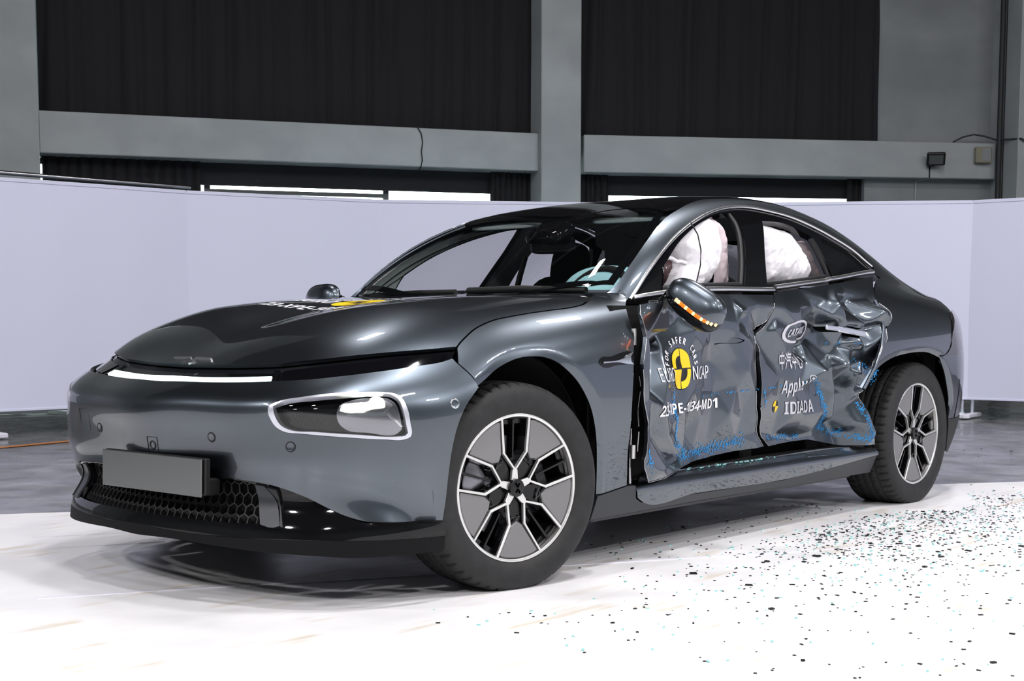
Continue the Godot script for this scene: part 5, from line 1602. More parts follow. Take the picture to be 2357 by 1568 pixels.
func interior() -> void:
	var I := sub("interior", car)
	# floor, dashboard, parcel shelf
	var st := new_st()
	box_into(st, Transform3D(Basis(), Vector3(1.7, 0.24, 0)), Vector3(2.6, 0.05, 1.6), 0.01)
	box_into(st, Transform3D(Basis(), Vector3(0.60, 0.6, 0)), Vector3(0.06, 0.7, 1.5))
	box_into(st, Transform3D(Basis(), Vector3(2.95, 0.6, 0)), Vector3(0.06, 0.75, 1.4))
	put("cabin_floor", st.commit(), M.dark, I)
	var st2 := new_st()
	box_into(st2, Transform3D(Basis(Vector3(0, 0, 1), 0.02), Vector3(0.93, 0.90, 0.0)), Vector3(0.50, 0.20, 1.50), 0.03)
	box_into(st2, Transform3D(Basis(), Vector3(1.02, 1.0, 0.40)), Vector3(0.20, 0.05, 0.42), 0.02)
	put("dashboard", st2.commit(), M.cloth, I)
	# seats
	for e in [[1.62, -0.38], [1.62, 0.38]]:
		var S := sub("seat_part", I)
		S.name = "front_seat" if e[1] < 0 else "front_seat_001"
		var c := rounded_slab(0.50, 0.16, 0.50, 4.0)
		var o := put("seat_cushion", c, M.cloth, S)
		o.position = Vector3(e[0] - 0.15, 0.5, e[1])
		var bk := put("backrest", rounded_slab(0.16, 0.62, 0.48, 4.0), M.cloth, S)
		bk.transform = Transform3D(Basis(Vector3(0, 0, 1), -0.28), Vector3(e[0] + 0.16, 0.82, e[1]))
		var hd := put("headrest", rounded_slab(0.11, 0.24, 0.21, 3.0), M.cloth, S)
		hd.transform = Transform3D(Basis(Vector3(0, 0, 1), -0.2), Vector3(1.86 if e[1] < 0 else 1.80, 1.165, e[1]))
	var rs := put("rear_seat", rounded_slab(0.2, 0.62, 1.3, 5.0), M.cloth, I)
	rs.transform = Transform3D(Basis(Vector3(0, 0, 1), -0.35), Vector3(2.72, 0.75, 0))
	# steering wheel and the bag that burst from it
	var sw := sub("steering_wheel", I)
	sw.transform = Transform3D(Basis(Vector3(0, 0, 1), -0.45) * Basis(Vector3.UP, PI / 2), Vector3(1.09, 0.96, 0.38))
	var ring := []
	for i in 41: ring.append(Vector3(cos(TAU * i / 40), sin(TAU * i / 40), 0) * 0.175)
	put("wheel_rim", tube(ring, 0.017, 10), M.cloth, sw)
	put("wheel_hub", rounded_slab(0.18, 0.13, 0.06, 4.0), M.cloth, sw)
	var ab := put("driver_airbag", rounded_slab(0.26, 0.30, 0.46, 2.4, 36, 24), M.cyan, I, "pale blue burst steering wheel airbag")
	ab.transform = Transform3D(Basis(Vector3(0, 0, 1), -0.5), Vector3(1.22, 0.985, 0.34))
	# headlining, sun visors, inside mirror, camera housing
	var hl := PackedVector2Array([Vector2(1.36, 0.95), Vector2(1.36, PI - 0.95), Vector2(2.7, PI - 0.95), Vector2(2.7, 0.95)])
	put("headlining", panel(hl, 0.06, 0.05, lifted(on_roof, -0.045, Vector3.UP), Vector3.UP, 0.0), M.lining, I)
	for e2 in [-0.36, 0.36]:
		var v := put("sun_visor", rounded_slab(0.14, 0.022, 0.42, 4.0), M.visor, I)
		v.transform = Transform3D(Basis(Vector3(0, 0, 1), 0.24), Vector3(1.39, 1.345, e2))
	var hs := put("camera_housing", rounded_slab(0.18, 0.06, 0.22, 3.0), M.gloss, I)
	hs.transform = Transform3D(Basis(Vector3(0, 0, 1), 0.45), Vector3(1.25, 1.29, 0.0))
	var im := put("inside_mirror", rounded_slab(0.03, 0.075, 0.23, 5.0), M.gloss, I)
	im.transform = Transform3D(Basis(Vector3.UP, 0.1), Vector3(1.27, 1.235, 0.0))
	# trims of the pillars
	for e3 in [["atrim", "pillar_trim", -0.03], ["btrim", "pillar_trim", -0.035], ["ctrim", "pillar_trim", -0.035]]:
		var tp := panel(line(e3[0]), 0.02, 0.015, lifted(on_roof, e3[2], Vector3(0, 0.3, 1)), Vector3(0, 0.3, 1), 0.0)
		put("pillar_trim", mirrored(tp), M.a_trim if e3[0] == "atrim" else M.lining, I)
	var sb := []
	for q2 in [[1.80, 1.22, -0.62], [1.78, 1.12, -0.64], [1.76, 1.0, -0.66], [1.74, 0.85, -0.66]]: sb.append(Vector3(q2[0], q2[1], q2[2]))
	put("seat_belt", tube(sb, 0.016, 6), M.black, I)
	var wd := new_st()
	box_into(wd, Transform3D(Basis(), Vector3(1.6, 0.65, -0.80)), Vector3(1.95, 0.66, 0.05), 0.01)
	put("door_lining", wd.commit(), M.cloth, I)
	put("bag_seam", tube([Vector3(1.204, 1.297, 0.775), Vector3(1.255, 1.251, 0.775), Vector3(1.279, 1.191, 0.775), Vector3(1.277, 1.129, 0.775), Vector3(1.253, 1.067, 0.775), Vector3(1.229, 1.006, 0.775)], 0.003, 6), M.trim, I)
	# curtain bags in the two open windows, and the padded pieces beside them
	airbag("curtain_airbag", [[1.272, 1.233], [1.312, 1.265], [1.391, 1.304], [1.492, 1.333], [1.572, 1.339], [1.603, 1.308], [1.625, 1.235], [1.624, 1.151], [1.578, 1.085], [1.512, 1.038], [1.415, 0.973], [1.271, 0.990], [1.275, 1.079], [1.318, 1.140], [1.286, 1.194]], 0.60, 0.10, M.bag, "creased white curtain airbag in the front window", 3, I)
	airbag("curtain_airbag", [[1.928, 1.353], [2.109, 1.333], [2.278, 1.304], [2.340, 1.260], [2.408, 1.196], [2.435, 1.135], [2.404, 1.087], [1.997, 1.056]], 0.58, 0.10, M.bag, "creased white curtain airbag in the rear window", 4, I)
	airbag("padded_edge", [[1.607, 1.345], [1.673, 1.321], [1.716, 1.267], [1.733, 1.164], [1.739, 1.044], [1.639, 1.042], [1.646, 1.162], [1.629, 1.272]], 0.60, 0.06, M.pink, "pale pink padded edge beside the front airbag", 5, I)
	airbag("padded_edge", [[2.364, 1.274], [2.429, 1.283], [2.537, 1.190], [2.635, 1.109], [2.554, 1.099], [2.462, 1.188]], 0.58, 0.05, M.pink, "pale pink padded edge beside the rear airbag", 6, I)
	airbag("maroon_cushion", [[1.237, 1.139], [1.342, 1.214], [1.359, 1.154], [1.348, 1.072], [1.295, 1.023], [1.236, 1.018]], 0.56, 0.07, M.maroon, "maroon leather cushion beside the front airbag", 7, I)
	put("tether_strap", tube([Vector3(1.138, 1.158, 0.700), Vector3(1.178, 1.155, 0.700), Vector3(1.212, 1.143, 0.700), Vector3(1.243, 1.144, 0.700), Vector3(1.281, 1.137, 0.700)], 0.009, 6), M.bag, I, "twisted white tether strap")


# ------------------------------------------------------------------ wheels
func arc_pts(r: float, a0: float, a1: float, n: int) -> PackedVector2Array:
	var p := PackedVector2Array()
	for i in n + 1:
		var a := lerpf(a0, a1, float(i) / n)
		p.append(Vector2(cos(a), sin(a)) * r)
	return p


func cone(q: Vector2) -> float:
	# how far the wheel face lies behind its rim
	return -0.016 * (1.0 - minf(1.0, q.length() / 0.235))


func prism(st: SurfaceTool, poly: PackedVector2Array, top: float, deep: float, bev := 0.0015) -> void:
	# a plate with bevelled edges that follows the wheel's cone
	var p := poly
	var s := 0.0
	for i in p.size(): s += p[i].cross(p[(i + 1) % p.size()])
	if s < 0.0: p.reverse()
	var inner := shrink(p, bev)
	var t := Geometry2D.triangulate_polygon(inner)
	for i in range(0, t.size(), 3):
		var k := [t[i], t[i + 1], t[i + 2]]
		if (inner[k[1]] - inner[k[0]]).cross(inner[k[2]] - inner[k[0]]) > 0.0: k.reverse()
		for j in k:
			st.set_normal(Vector3(0, 0, 1))
			st.add_vertex(Vector3(inner[j].x, inner[j].y, top + cone(inner[j])))
	for L in [[p, top - bev, p, top - deep], [inner, top, p, top - bev]]:
		var A: PackedVector2Array = L[0]
		var B: PackedVector2Array = L[2]
		var n := A.size()
		for i in n:
			var j := (i + 1) % n
			var b0 := A[i]
			var b1 := A[j]
			if A != B:
				b0 = nearest(B, A[i])
				b1 = nearest(B, A[j])
			var q := [Vector3(A[i].x, A[i].y, L[1] + cone(A[i])), Vector3(A[j].x, A[j].y, L[1] + cone(A[j])), Vector3(b1.x, b1.y, L[3] + cone(b1)), Vector3(b0.x, b0.y, L[3] + cone(b0))]
			var e := (A[j] - A[i])
			var mid: Vector3 = (q[0] + q[1] + q[2] + q[3]) * 0.25
			quad(st, q, mid - Vector3(e.y, -e.x, 0.0 if A == B else e.length()))


func nearest(p: PackedVector2Array, q: Vector2) -> Vector2:
	var best := p[0]
	var d := 9.0
	for i in p.size():
		var c := Geometry2D.get_closest_point_to_segment(q, p[i], p[(i + 1) % p.size()])
		if c.distance_to(q) < d:
			d = c.distance_to(q)
			best = c
	return best


func stripe(pts: Array, w: float) -> PackedVector2Array:
	var l := PackedVector2Array()
	for q in pts: l.append(q)
	var r := Geometry2D.offset_polyline(l, w * 0.5, Geometry2D.JOIN_MITER, Geometry2D.END_BUTT)
	return r[0]


func tyre_mesh() -> ArrayMesh:
	var prof := PackedVector2Array()
	for q in [[0.236, 0.098], [0.247, 0.108], [0.2535, 0.1165], [0.259, 0.1205], [0.266, 0.1275], [0.280, 0.1325], [0.300, 0.1345], [0.318, 0.1325], [0.332, 0.1275], [0.343, 0.119], [0.350, 0.108], [0.3535, 0.0985], [0.3545, 0.092], [0.355, 0.086], [0.3565, 0.071], [0.357, 0.067], [0.349, 0.0655], [0.349, 0.0565], [0.3575, 0.055], [0.358, 0.038], [0.358, 0.0245], [0.350, 0.023], [0.350, 0.014], [0.3582, 0.0125]]:
		prof.append(Vector2(q[0], q[1]))
	for i in range(prof.size() - 1, -1, -1): prof.append(Vector2(prof[i].x, -prof[i].y))
	var n := 432
	var m := lathe(prof, n, func(r: float, z: float, i: int) -> float:
		var az := absf(z)
		if az > 0.068 and az < 0.116 and r > 0.342 and (i + (0 if z > 0 else 4)) % 8 < 2: return r - 0.0075
		if az < 0.056 and az > 0.024 and r > 0.356 and (i + int(az * 300.0)) % 12 < 2: return r - 0.005
		return r)
	var arr := m.surface_get_arrays(0)
	var V: PackedVector3Array = arr[Mesh.ARRAY_VERTEX]
	return m


func pressed(m: ArrayMesh, h: float, turn: float) -> ArrayMesh:
	# the tyre's foot, flat on the ground; turn is how far the wheel is rolled
	var arr := m.surface_get_arrays(0)
	var V: PackedVector3Array = arr[Mesh.ARRAY_VERTEX]
	for i in V.size():
		var v := V[i].rotated(Vector3(0, 0, 1), turn)
		if v.y < -h:
			v.y = -h
		elif v.y < -h + 0.10 and absf(v.z) > 0.1:
			v.z += signf(v.z) * 0.006 * (1.0 - (v.y + h) / 0.10)
		V[i] = v.rotated(Vector3(0, 0, 1), -turn)
	arr[Mesh.ARRAY_VERTEX] = V
	var am := ArrayMesh.new()
	am.add_surface_from_arrays(Mesh.PRIMITIVE_TRIANGLES, arr)
	return am


func make_wheel(tm: ArrayMesh, W: Node3D, turn: float, parts: Dictionary) -> void:
	put("tyre", pressed(tm, 0.343, turn), M.rubber, W, "black road tyre")
	for k in parts: 
		for e in parts[k]: 
			var o := put(k, e[0], e[1], W, e[2])
			if e.size() > 3: o.rotation.z = e[3]


func wheel_parts() -> Dictionary:
	var R := 0.2526
	var F := 0.1175
	var d := {}
	# polished outer ring and the pairs of lines to the hub
	var st := new_st()
	pass
	var ring := lathe(PackedVector2Array([Vector2(R, F - 0.006), Vector2(R, F - 0.001), Vector2(R - 0.003, F + 0.001), Vector2(R * 0.962, F), Vector2(R * 0.955, F - 0.002), Vector2(R * 0.945, F - 0.02), Vector2(R * 0.91, F - 0.06)]), 120)
	d["outer_ring"] = [[ring, M.alu, "polished outer ring"]]
	d["spoke_line"] = []
	d["spoke_wall"] = []
	d["pocket_fin"] = []
	d["aero_insert"] = []
	d["insert_back"] = []
	d["wheel_nut"] = []
	d["nut_well"] = []
	var w := 0.0095
	for k in 5:
		var up := Vector2(0, 1)
		for sg in [-1.0, 1.0]:
			var a := Vector2(sg * 0.232, 0.945) * R
			var b := Vector2(sg * 0.190, 0.475) * R
			var c := Vector2(sg * 0.012, 0.255) * R
			var e := Vector2(0, 0.10) * R
			var p := stripe([a, b, c], w)
			var s1 := new_st()
			prism(s1, p, F - 0.0005, 0.010)
			d["spoke_line"].append([s1.commit(), M.alu, "", k * TAU / 5])
			var s2 := new_st()
			prism(s2, stripe([a, b, c], w * 0.9), F - 0.010, 0.045, 0.0005)
			d["spoke_wall"].append([s2.commit(), M.gloss, "", k * TAU / 5])
		var s3 := new_st()
		prism(s3, PackedVector2Array([Vector2(-0.020, 0.92) * R, Vector2(0.020, 0.92) * R, Vector2(0.016, 0.40) * R, Vector2(-0.016, 0.40) * R]), F - 0.016, 0.03)
		box_into(s3, Transform3D(Basis(), Vector3(0, 0.885 * R, F - 0.045)), Vector3(0.42 * R, 0.09 * R, 0.03), 0.004)
		d["pocket_fin"].append([s3.commit(), M.gloss, "", k * TAU / 5])
		# arm of the hub star
		var s4 := new_st()
		prism(s4, PackedVector2Array([Vector2(-0.055, 0.10) * R, Vector2(0.055, 0.10) * R, Vector2(0.042, 0.24) * R, Vector2(0.0, 0.285) * R, Vector2(-0.042, 0.24) * R]), F - 0.0004, 0.012)
		d["spoke_line"].append([s4.commit(), M.alu, "", k * TAU / 5])
		# grey insert between two pockets, and its black backing
		var q := PackedVector2Array()
		var r36 := TAU / 10
		var A := Vector2(0.232, 0.945) * R
		var B := Vector2(0.190, 0.475) * R
		var gap := 0.0085
		var dirn := (B - A).normalized()
		var nrm := Vector2(-dirn.y, dirn.x)
		if nrm.dot(Vector2(1, 0)) < 0.0: nrm = -nrm
		var A1 := A + nrm * gap * 0.95
		var B1 := B + nrm * gap
		# work in a frame turned so that the insert points along +y
		var a1 := A1.rotated(r36)
		var b1 := B1.rotated(r36)
		var ang := a1.angle()
		for i in 13:
			var an := lerpf(PI - ang, ang, i / 12.0)
			q.append(Vector2(cos(an), sin(an)) * R * 0.942)
		q.append(b1)
		q.append(Vector2(0.075, 0.40) * R)
		q.append(Vector2(-0.075, 0.40) * R)
		q.append(Vector2(-b1.x, b1.y))
		var s5 := new_st()
		prism(s5, q, F - 0.004, 0.010, 0.003)
		d["aero_insert"].append([s5.commit(), M.insert, "matt grey aero insert" if k == 0 else "", k * TAU / 5 + r36])
		var s6 := new_st()
		prism(s6, Geometry2D.offset_polygon(q, 0.006)[0], F - 0.012, 0.03, 0.0004)
		var web := PackedVector2Array([Vector2(-0.16, 0.46) * R, Vector2(0.16, 0.46) * R, Vector2(0.05, 0.12) * R, Vector2(-0.05, 0.12) * R])
		prism(s6, web, F - 0.017, 0.03, 0.0004)
		d["insert_back"].append([s6.commit(), M.gloss, "", k * TAU / 5 + r36])
		var pos := Vector2(0, 0.205 * R)
		var nm := CylinderMesh.new()
		nm.top_radius = 0.0085
		nm.bottom_radius = 0.0105
		nm.height = 0.018
		nm.radial_segments = 6
		var s7 := new_st()
		s7.append_from(nm, 0, Transform3D(Basis(Vector3.RIGHT, PI / 2), Vector3(pos.x, pos.y, F - 0.038)))
		d["wheel_nut"].append([s7.commit(), M.black, "", k * TAU / 5 + r36])
		var s8 := new_st()
		var cup := lathe(PackedVector2Array([Vector2(0.0165, F - 0.034), Vector2(0.0155, F - 0.029), Vector2(0.0140, F - 0.029), Vector2(0.013, F - 0.045)]), 20)
		s8.append_from(cup, 0, Transform3D(Basis(), Vector3(pos.x, pos.y, 0)))
		d["nut_well"].append([s8.commit(), M.dark, "", k * TAU / 5 + r36])
	# centre cap with its mark
	d["centre_cap"] = [[lathe(PackedVector2Array([Vector2(0.031, F - 0.03), Vector2(0.0305, F - 0.004), Vector2(0.0285, F - 0.0015), Vector2(0.0001, F - 0.0005)]), 32), std(Color(0.10, 0.10, 0.105), 0.35, 0.3), "dark centre cap with a bright four-point mark"]]
	var sm := new_st()
	for e2 in [[0.42, 0.021], [0.42 + PI, 0.021], [-0.42, 0.018], [-0.42 + PI, 0.018]]:
		var t := Transform3D(Basis(Vector3(0, 0, 1), e2[0]), Vector3(0, 0, F))
		var pp := PackedVector2Array([Vector2(-0.001, 0.002), Vector2(-0.0042, e2[1] * 0.75), Vector2(0.0, e2[1]), Vector2(0.0035, e2[1] * 0.9), Vector2(0.001, 0.002)])
		var s9 := new_st()
		for v in fan(pp):
			sm.set_normal(Vector3(0, 0, 1))
			sm.add_vertex(t * Vector3(v.x, v.y, 0.0006))
	d["cap_mark"] = [[sm.commit(), M.grey_print, ""]]
	# barrel, disc and caliper
	d["barrel"] = [[lathe(PackedVector2Array([Vector2(R * 0.92, F - 0.04), Vector2(R * 0.86, 0.02), Vector2(R * 0.86, -0.09), Vector2(R * 0.95, -0.11)]), 64), M.black, ""]]
	d["brake_disc"] = [[lathe(PackedVector2Array([Vector2(0.07, 0.055), Vector2(0.085, 0.052), Vector2(0.086, 0.042), Vector2(0.172, 0.042), Vector2(0.173, 0.02), Vector2(0.08, 0.02)]), 64), M.disc, "bright brake disc"]]
	d["wheel_back"] = [[lathe(PackedVector2Array([Vector2(R * 0.86, -0.02), Vector2(0.17, -0.02), Vector2(0.0001, -0.02)]), 48), M.dark, ""]]
	var cal := new_st()
	box_into(cal, Transform3D(Basis(Vector3(0, 0, 1), 0.3), Vector3(0.145, -0.02, 0.05)), Vector3(0.06, 0.19, 0.05), 0.012)
	d["brake_caliper"] = [[cal.commit(), M.trim, ""]]
	return d


func wheels() -> void:
	var tm := tyre_mesh()
	var parts := wheel_parts()
	for e in [["front left wheel turned towards the camera", 0.010, 0.80, -0.191, 0.03], ["rear left wheel behind the crushed door", 2.998, 0.80, 0.0, -0.06], ["front right wheel under the bumper", 0.0, -0.80, PI - 0.191, 0.4], ["rear right wheel", 2.998, -0.80, PI, 0.9]]:
		var W := sub("wheel", car)
		W.set_meta("label", e[0])
		W.transform = Transform3D(Basis(Vector3.UP, e[3]) * Basis(Vector3(0, 0, 1), e[4]), Vector3(e[1], 0.343, e[2]))
		make_wheel(tm, W, e[4], parts)


# ------------------------------------------------------------------ mirrors
func mirror_half(up: bool) -> ArrayMesh:
	var V := PackedVector3Array()
	var I := PackedInt32Array()
	var nt := 36
	var na := 28
	var split := -0.36
	for i in nt + 1:
		var t := lerpf(-1.0, 1.0, float(i) / nt)
		var prof := pow(1.0 - pow(absf(t), 3.2), 0.5) * (1.0 + 0.10 * t)
		for j in na + 1:
			var a := lerpf(split, PI - split * 0.6, float(j) / na) if up else lerpf(PI - split * 0.6, TAU + split, float(j) / na)
			var ca := spow(cos(a), 0.85)
			var sa := spow(sin(a), 0.85)
			V.append(Vector3(t * 0.128, sa * 0.073 * prof, ca * 0.060 * prof * (1.0 if ca > 0 else 0.55)))
	var m := na + 1
	for i in nt:
		for j in na:
			var p := i * m + j
			I.append_array([p, p + 1, p + m + 1, p, p + m + 1, p + m])
	return fix_outward(finish(V, I, Vector3.ZERO, false))


func mirrors() -> void:
	for k in 2:
		var W := sub("wing_mirror", car)
		var L := Vector3(0.05, -0.155, 0.215).normalized() if k == 0 else Vector3(0.04, -0.02, -0.21).normalized()
		var z := Vector3(-1, 0.15, 0.25 if k == 0 else -0.2)
		z = (z - L * z.dot(L)).normalized()
		var y := z.cross(L) if k == 0 else z.cross(L)
		if y.y < 0.0: y = -y
		var b := Basis(L, y, z)
		W.transform = Transform3D(b, Vector3(0.845, 0.965, 1.045) if k == 0 else Vector3(0.80, 1.0, -0.99))
		put("mirror_shell", mirror_half(true), M.paint, W, "painted mirror shell")
		put("mirror_base", mirror_half(false), M.gloss, W)
		# row of lit indicator segments under the shell
		for i in 15:
			var t := lerpf(-0.42, 0.92, i / 14.0)
			var prof := pow(1.0 - pow(absf(t), 3.2), 0.5) * (1.0 + 0.10 * t)
			var a := -0.33
			var p := Vector3(t * 0.128, spow(sin(a), 0.85) * 0.073 * prof, spow(cos(a), 0.85) * 0.060 * prof + 0.0005)
			var hot := i > 11 or i == 0 or i % 3 == 1
			var o := put("indicator_segment", box_mesh(Vector3(0.0108, 0.014 - 0.0002 * i, 0.004), 0.001), M.amber_hot if hot else M.amber, W, "lit amber indicator segment" if i == 0 else "")
			o.position = p
			if k == 1: o.queue_free()
		var inner := W.transform * Vector3(-0.105, -0.005, -0.01)
		var am := [inner, Vector3(0.80, 0.965, 0.925), Vector3(0.83, 0.965, 0.86)] if k == 0 else [inner, Vector3(0.84, 0.985, -0.88), Vector3(0.86, 0.985, -0.80)]
		put("mirror_arm", tube(am, 0.022, 10), M.gloss, W).transform = W.transform.affine_inverse()
		if k == 0:
			var lamp := OmniLight3D.new()
			lamp.name = "indicator_light"
			lamp.position = Vector3(0.05, -0.035, 0.075)
			lamp.light_color = Color(1.0, 0.45, 0.1)
			lamp.light_energy = 0.0003
			lamp.light_size = 0.02
			lamp.omni_range = 12.0
			lamp.omni_attenuation = 2.0
			lamp.shadow_enabled = true
			W.add_child(lamp)
	# black mounting plate that came loose from the door
	var pl := put("mirror_mount", box_mesh(Vector3(0.15, 0.085, 0.03), 0.012), M.gloss, car, "black mirror mounting plate")
	pl.transform = Transform3D(Basis(Vector3.UP, 0.12) * Basis(Vector3(0, 0, 1), 0.05), Vector3(0.80, 0.905, 0.905))


func underbody() -> void:
	var st := new_st()
	box_into(st, Transform3D(Basis(), Vector3(1.68, 0.19, 0)), Vector3(4.1, 0.05, 1.20), 0.01)
	box_into(st, Transform3D(Basis(), Vector3(1.5, 0.185, 0)), Vector3(2.0, 0.05, 1.66), 0.01)
	put("underbody", st.commit(), M.tray, car)
	# liners of the wheel arches
	for e in [[0.03, 0.40, 1.0], [2.93, 0.40, 1.0], [0.03, 0.40, -1.0], [2.93, 0.40, -1.0]]:
		var V := PackedVector3Array()
		var I := PackedInt32Array()
		var n := 28
		for i in n + 1:
			var a := lerpf(-0.45, PI + 0.45, float(i) / n)
			for q in [[0.385, 0.85], [0.40, 0.84], [0.405, 0.55], [0.10, 0.53]]:
				V.append(Vector3(e[0] + cos(a) * q[0], e[1] + sin(a) * q[0], q[1] * e[2]))
		for i in n:
			for k in 3:
				var p := i * 4 + k
				I.append_array([p, p + 1, p + 5, p, p + 5, p + 4])
		put("arch_liner", finish(V, I, Vector3(0, -1, 0)), M.dark, car)
	# dark walls under the bonnet, so that no light comes through the gaps
	var st2 := new_st()
	box_into(st2, Transform3D(Basis(), Vector3(0.0, 0.5, 0)), Vector3(1.15, 0.55, 1.0))
	box_into(st2, Transform3D(Basis(), Vector3(-0.48, 0.52, 0)), Vector3(0.25, 0.42, 1.30))
	put("engine_bay", st2.commit(), M.dark, car)
	var boot := put("boot_well", box_mesh(Vector3(0.5, 0.6, 1.3), 0.02), M.dark, car)
	boot.position = Vector3(3.55, 0.6, 0)


# ------------------------------------------------------------------ the hall
func bay(p0: Vector2, p1: Vector2) -> Transform3D:
	var d := (p1 - p0).normalized()
	var n := Vector2(-d.y, d.x)
	return Transform3D(Basis(Vector3(d.x, 0, d.y), Vector3.UP, Vector3(n.x, 0, n.y)), Vector3(p0.x, 0, p0.y))


func drape(w: float, h: float, folds: float, deep: float, s: int, hang := 0.0) -> ArrayMesh:
	# a hanging curtain: x 0..w, y 0..h
	var n := FastNoiseLite.new()
	n.seed = s
	n.frequency = 1.0
	var V := PackedVector3Array()
	var I := PackedInt32Array()
	var nx := int(w * folds * 10.0)
	var ny := 12
	for i in nx + 1:
		var x := w * i / nx
		for j in ny + 1:
			var y := h * j / ny
			var ph := x * folds + 0.9 * n.get_noise_2d(x * 1.4, y * 0.10)
			var z := deep * (pow(absf(sin(ph * PI)), 0.7) - 0.5) + 0.5 * deep * n.get_noise_2d(x * 3.0 + 9.0, y * 0.3)
			V.append(Vector3(x, y + (hang * sin(x * 2.1) if j == 0 else 0.0), z))
	for i in nx:
		for j in ny:
			var p := i * (ny + 1) + j
			I.append_array([p, p + 1, p + ny + 2, p, p + ny + 2, p + ny + 1])
	return finish(V, I, Vector3(0, 0, 1))


func at_bay(B: Transform3D, x: float, y: float, z: float) -> Transform3D:
	return Transform3D(B.basis, B * Vector3(x, y, z))


func piece(called: String, B: Transform3D, lo: Vector3, hi: Vector3, mat: Material, parent: Node, bevel := 0.0) -> MeshInstance3D:
	var o := put(called, box_mesh(hi - lo, bevel), mat, parent)
	o.transform = at_bay(B, (lo.x + hi.x) / 2, (lo.y + hi.y) / 2, (lo.z + hi.z) / 2)
	return o


func set_thing(called: String, label: String, category: String, mesh: Mesh, mat: Material, t: Transform3D, group := "") -> MeshInstance3D:
	var o := put(called, mesh, mat)
	o.transform = t
	tag(o, label, category, group)
	return o


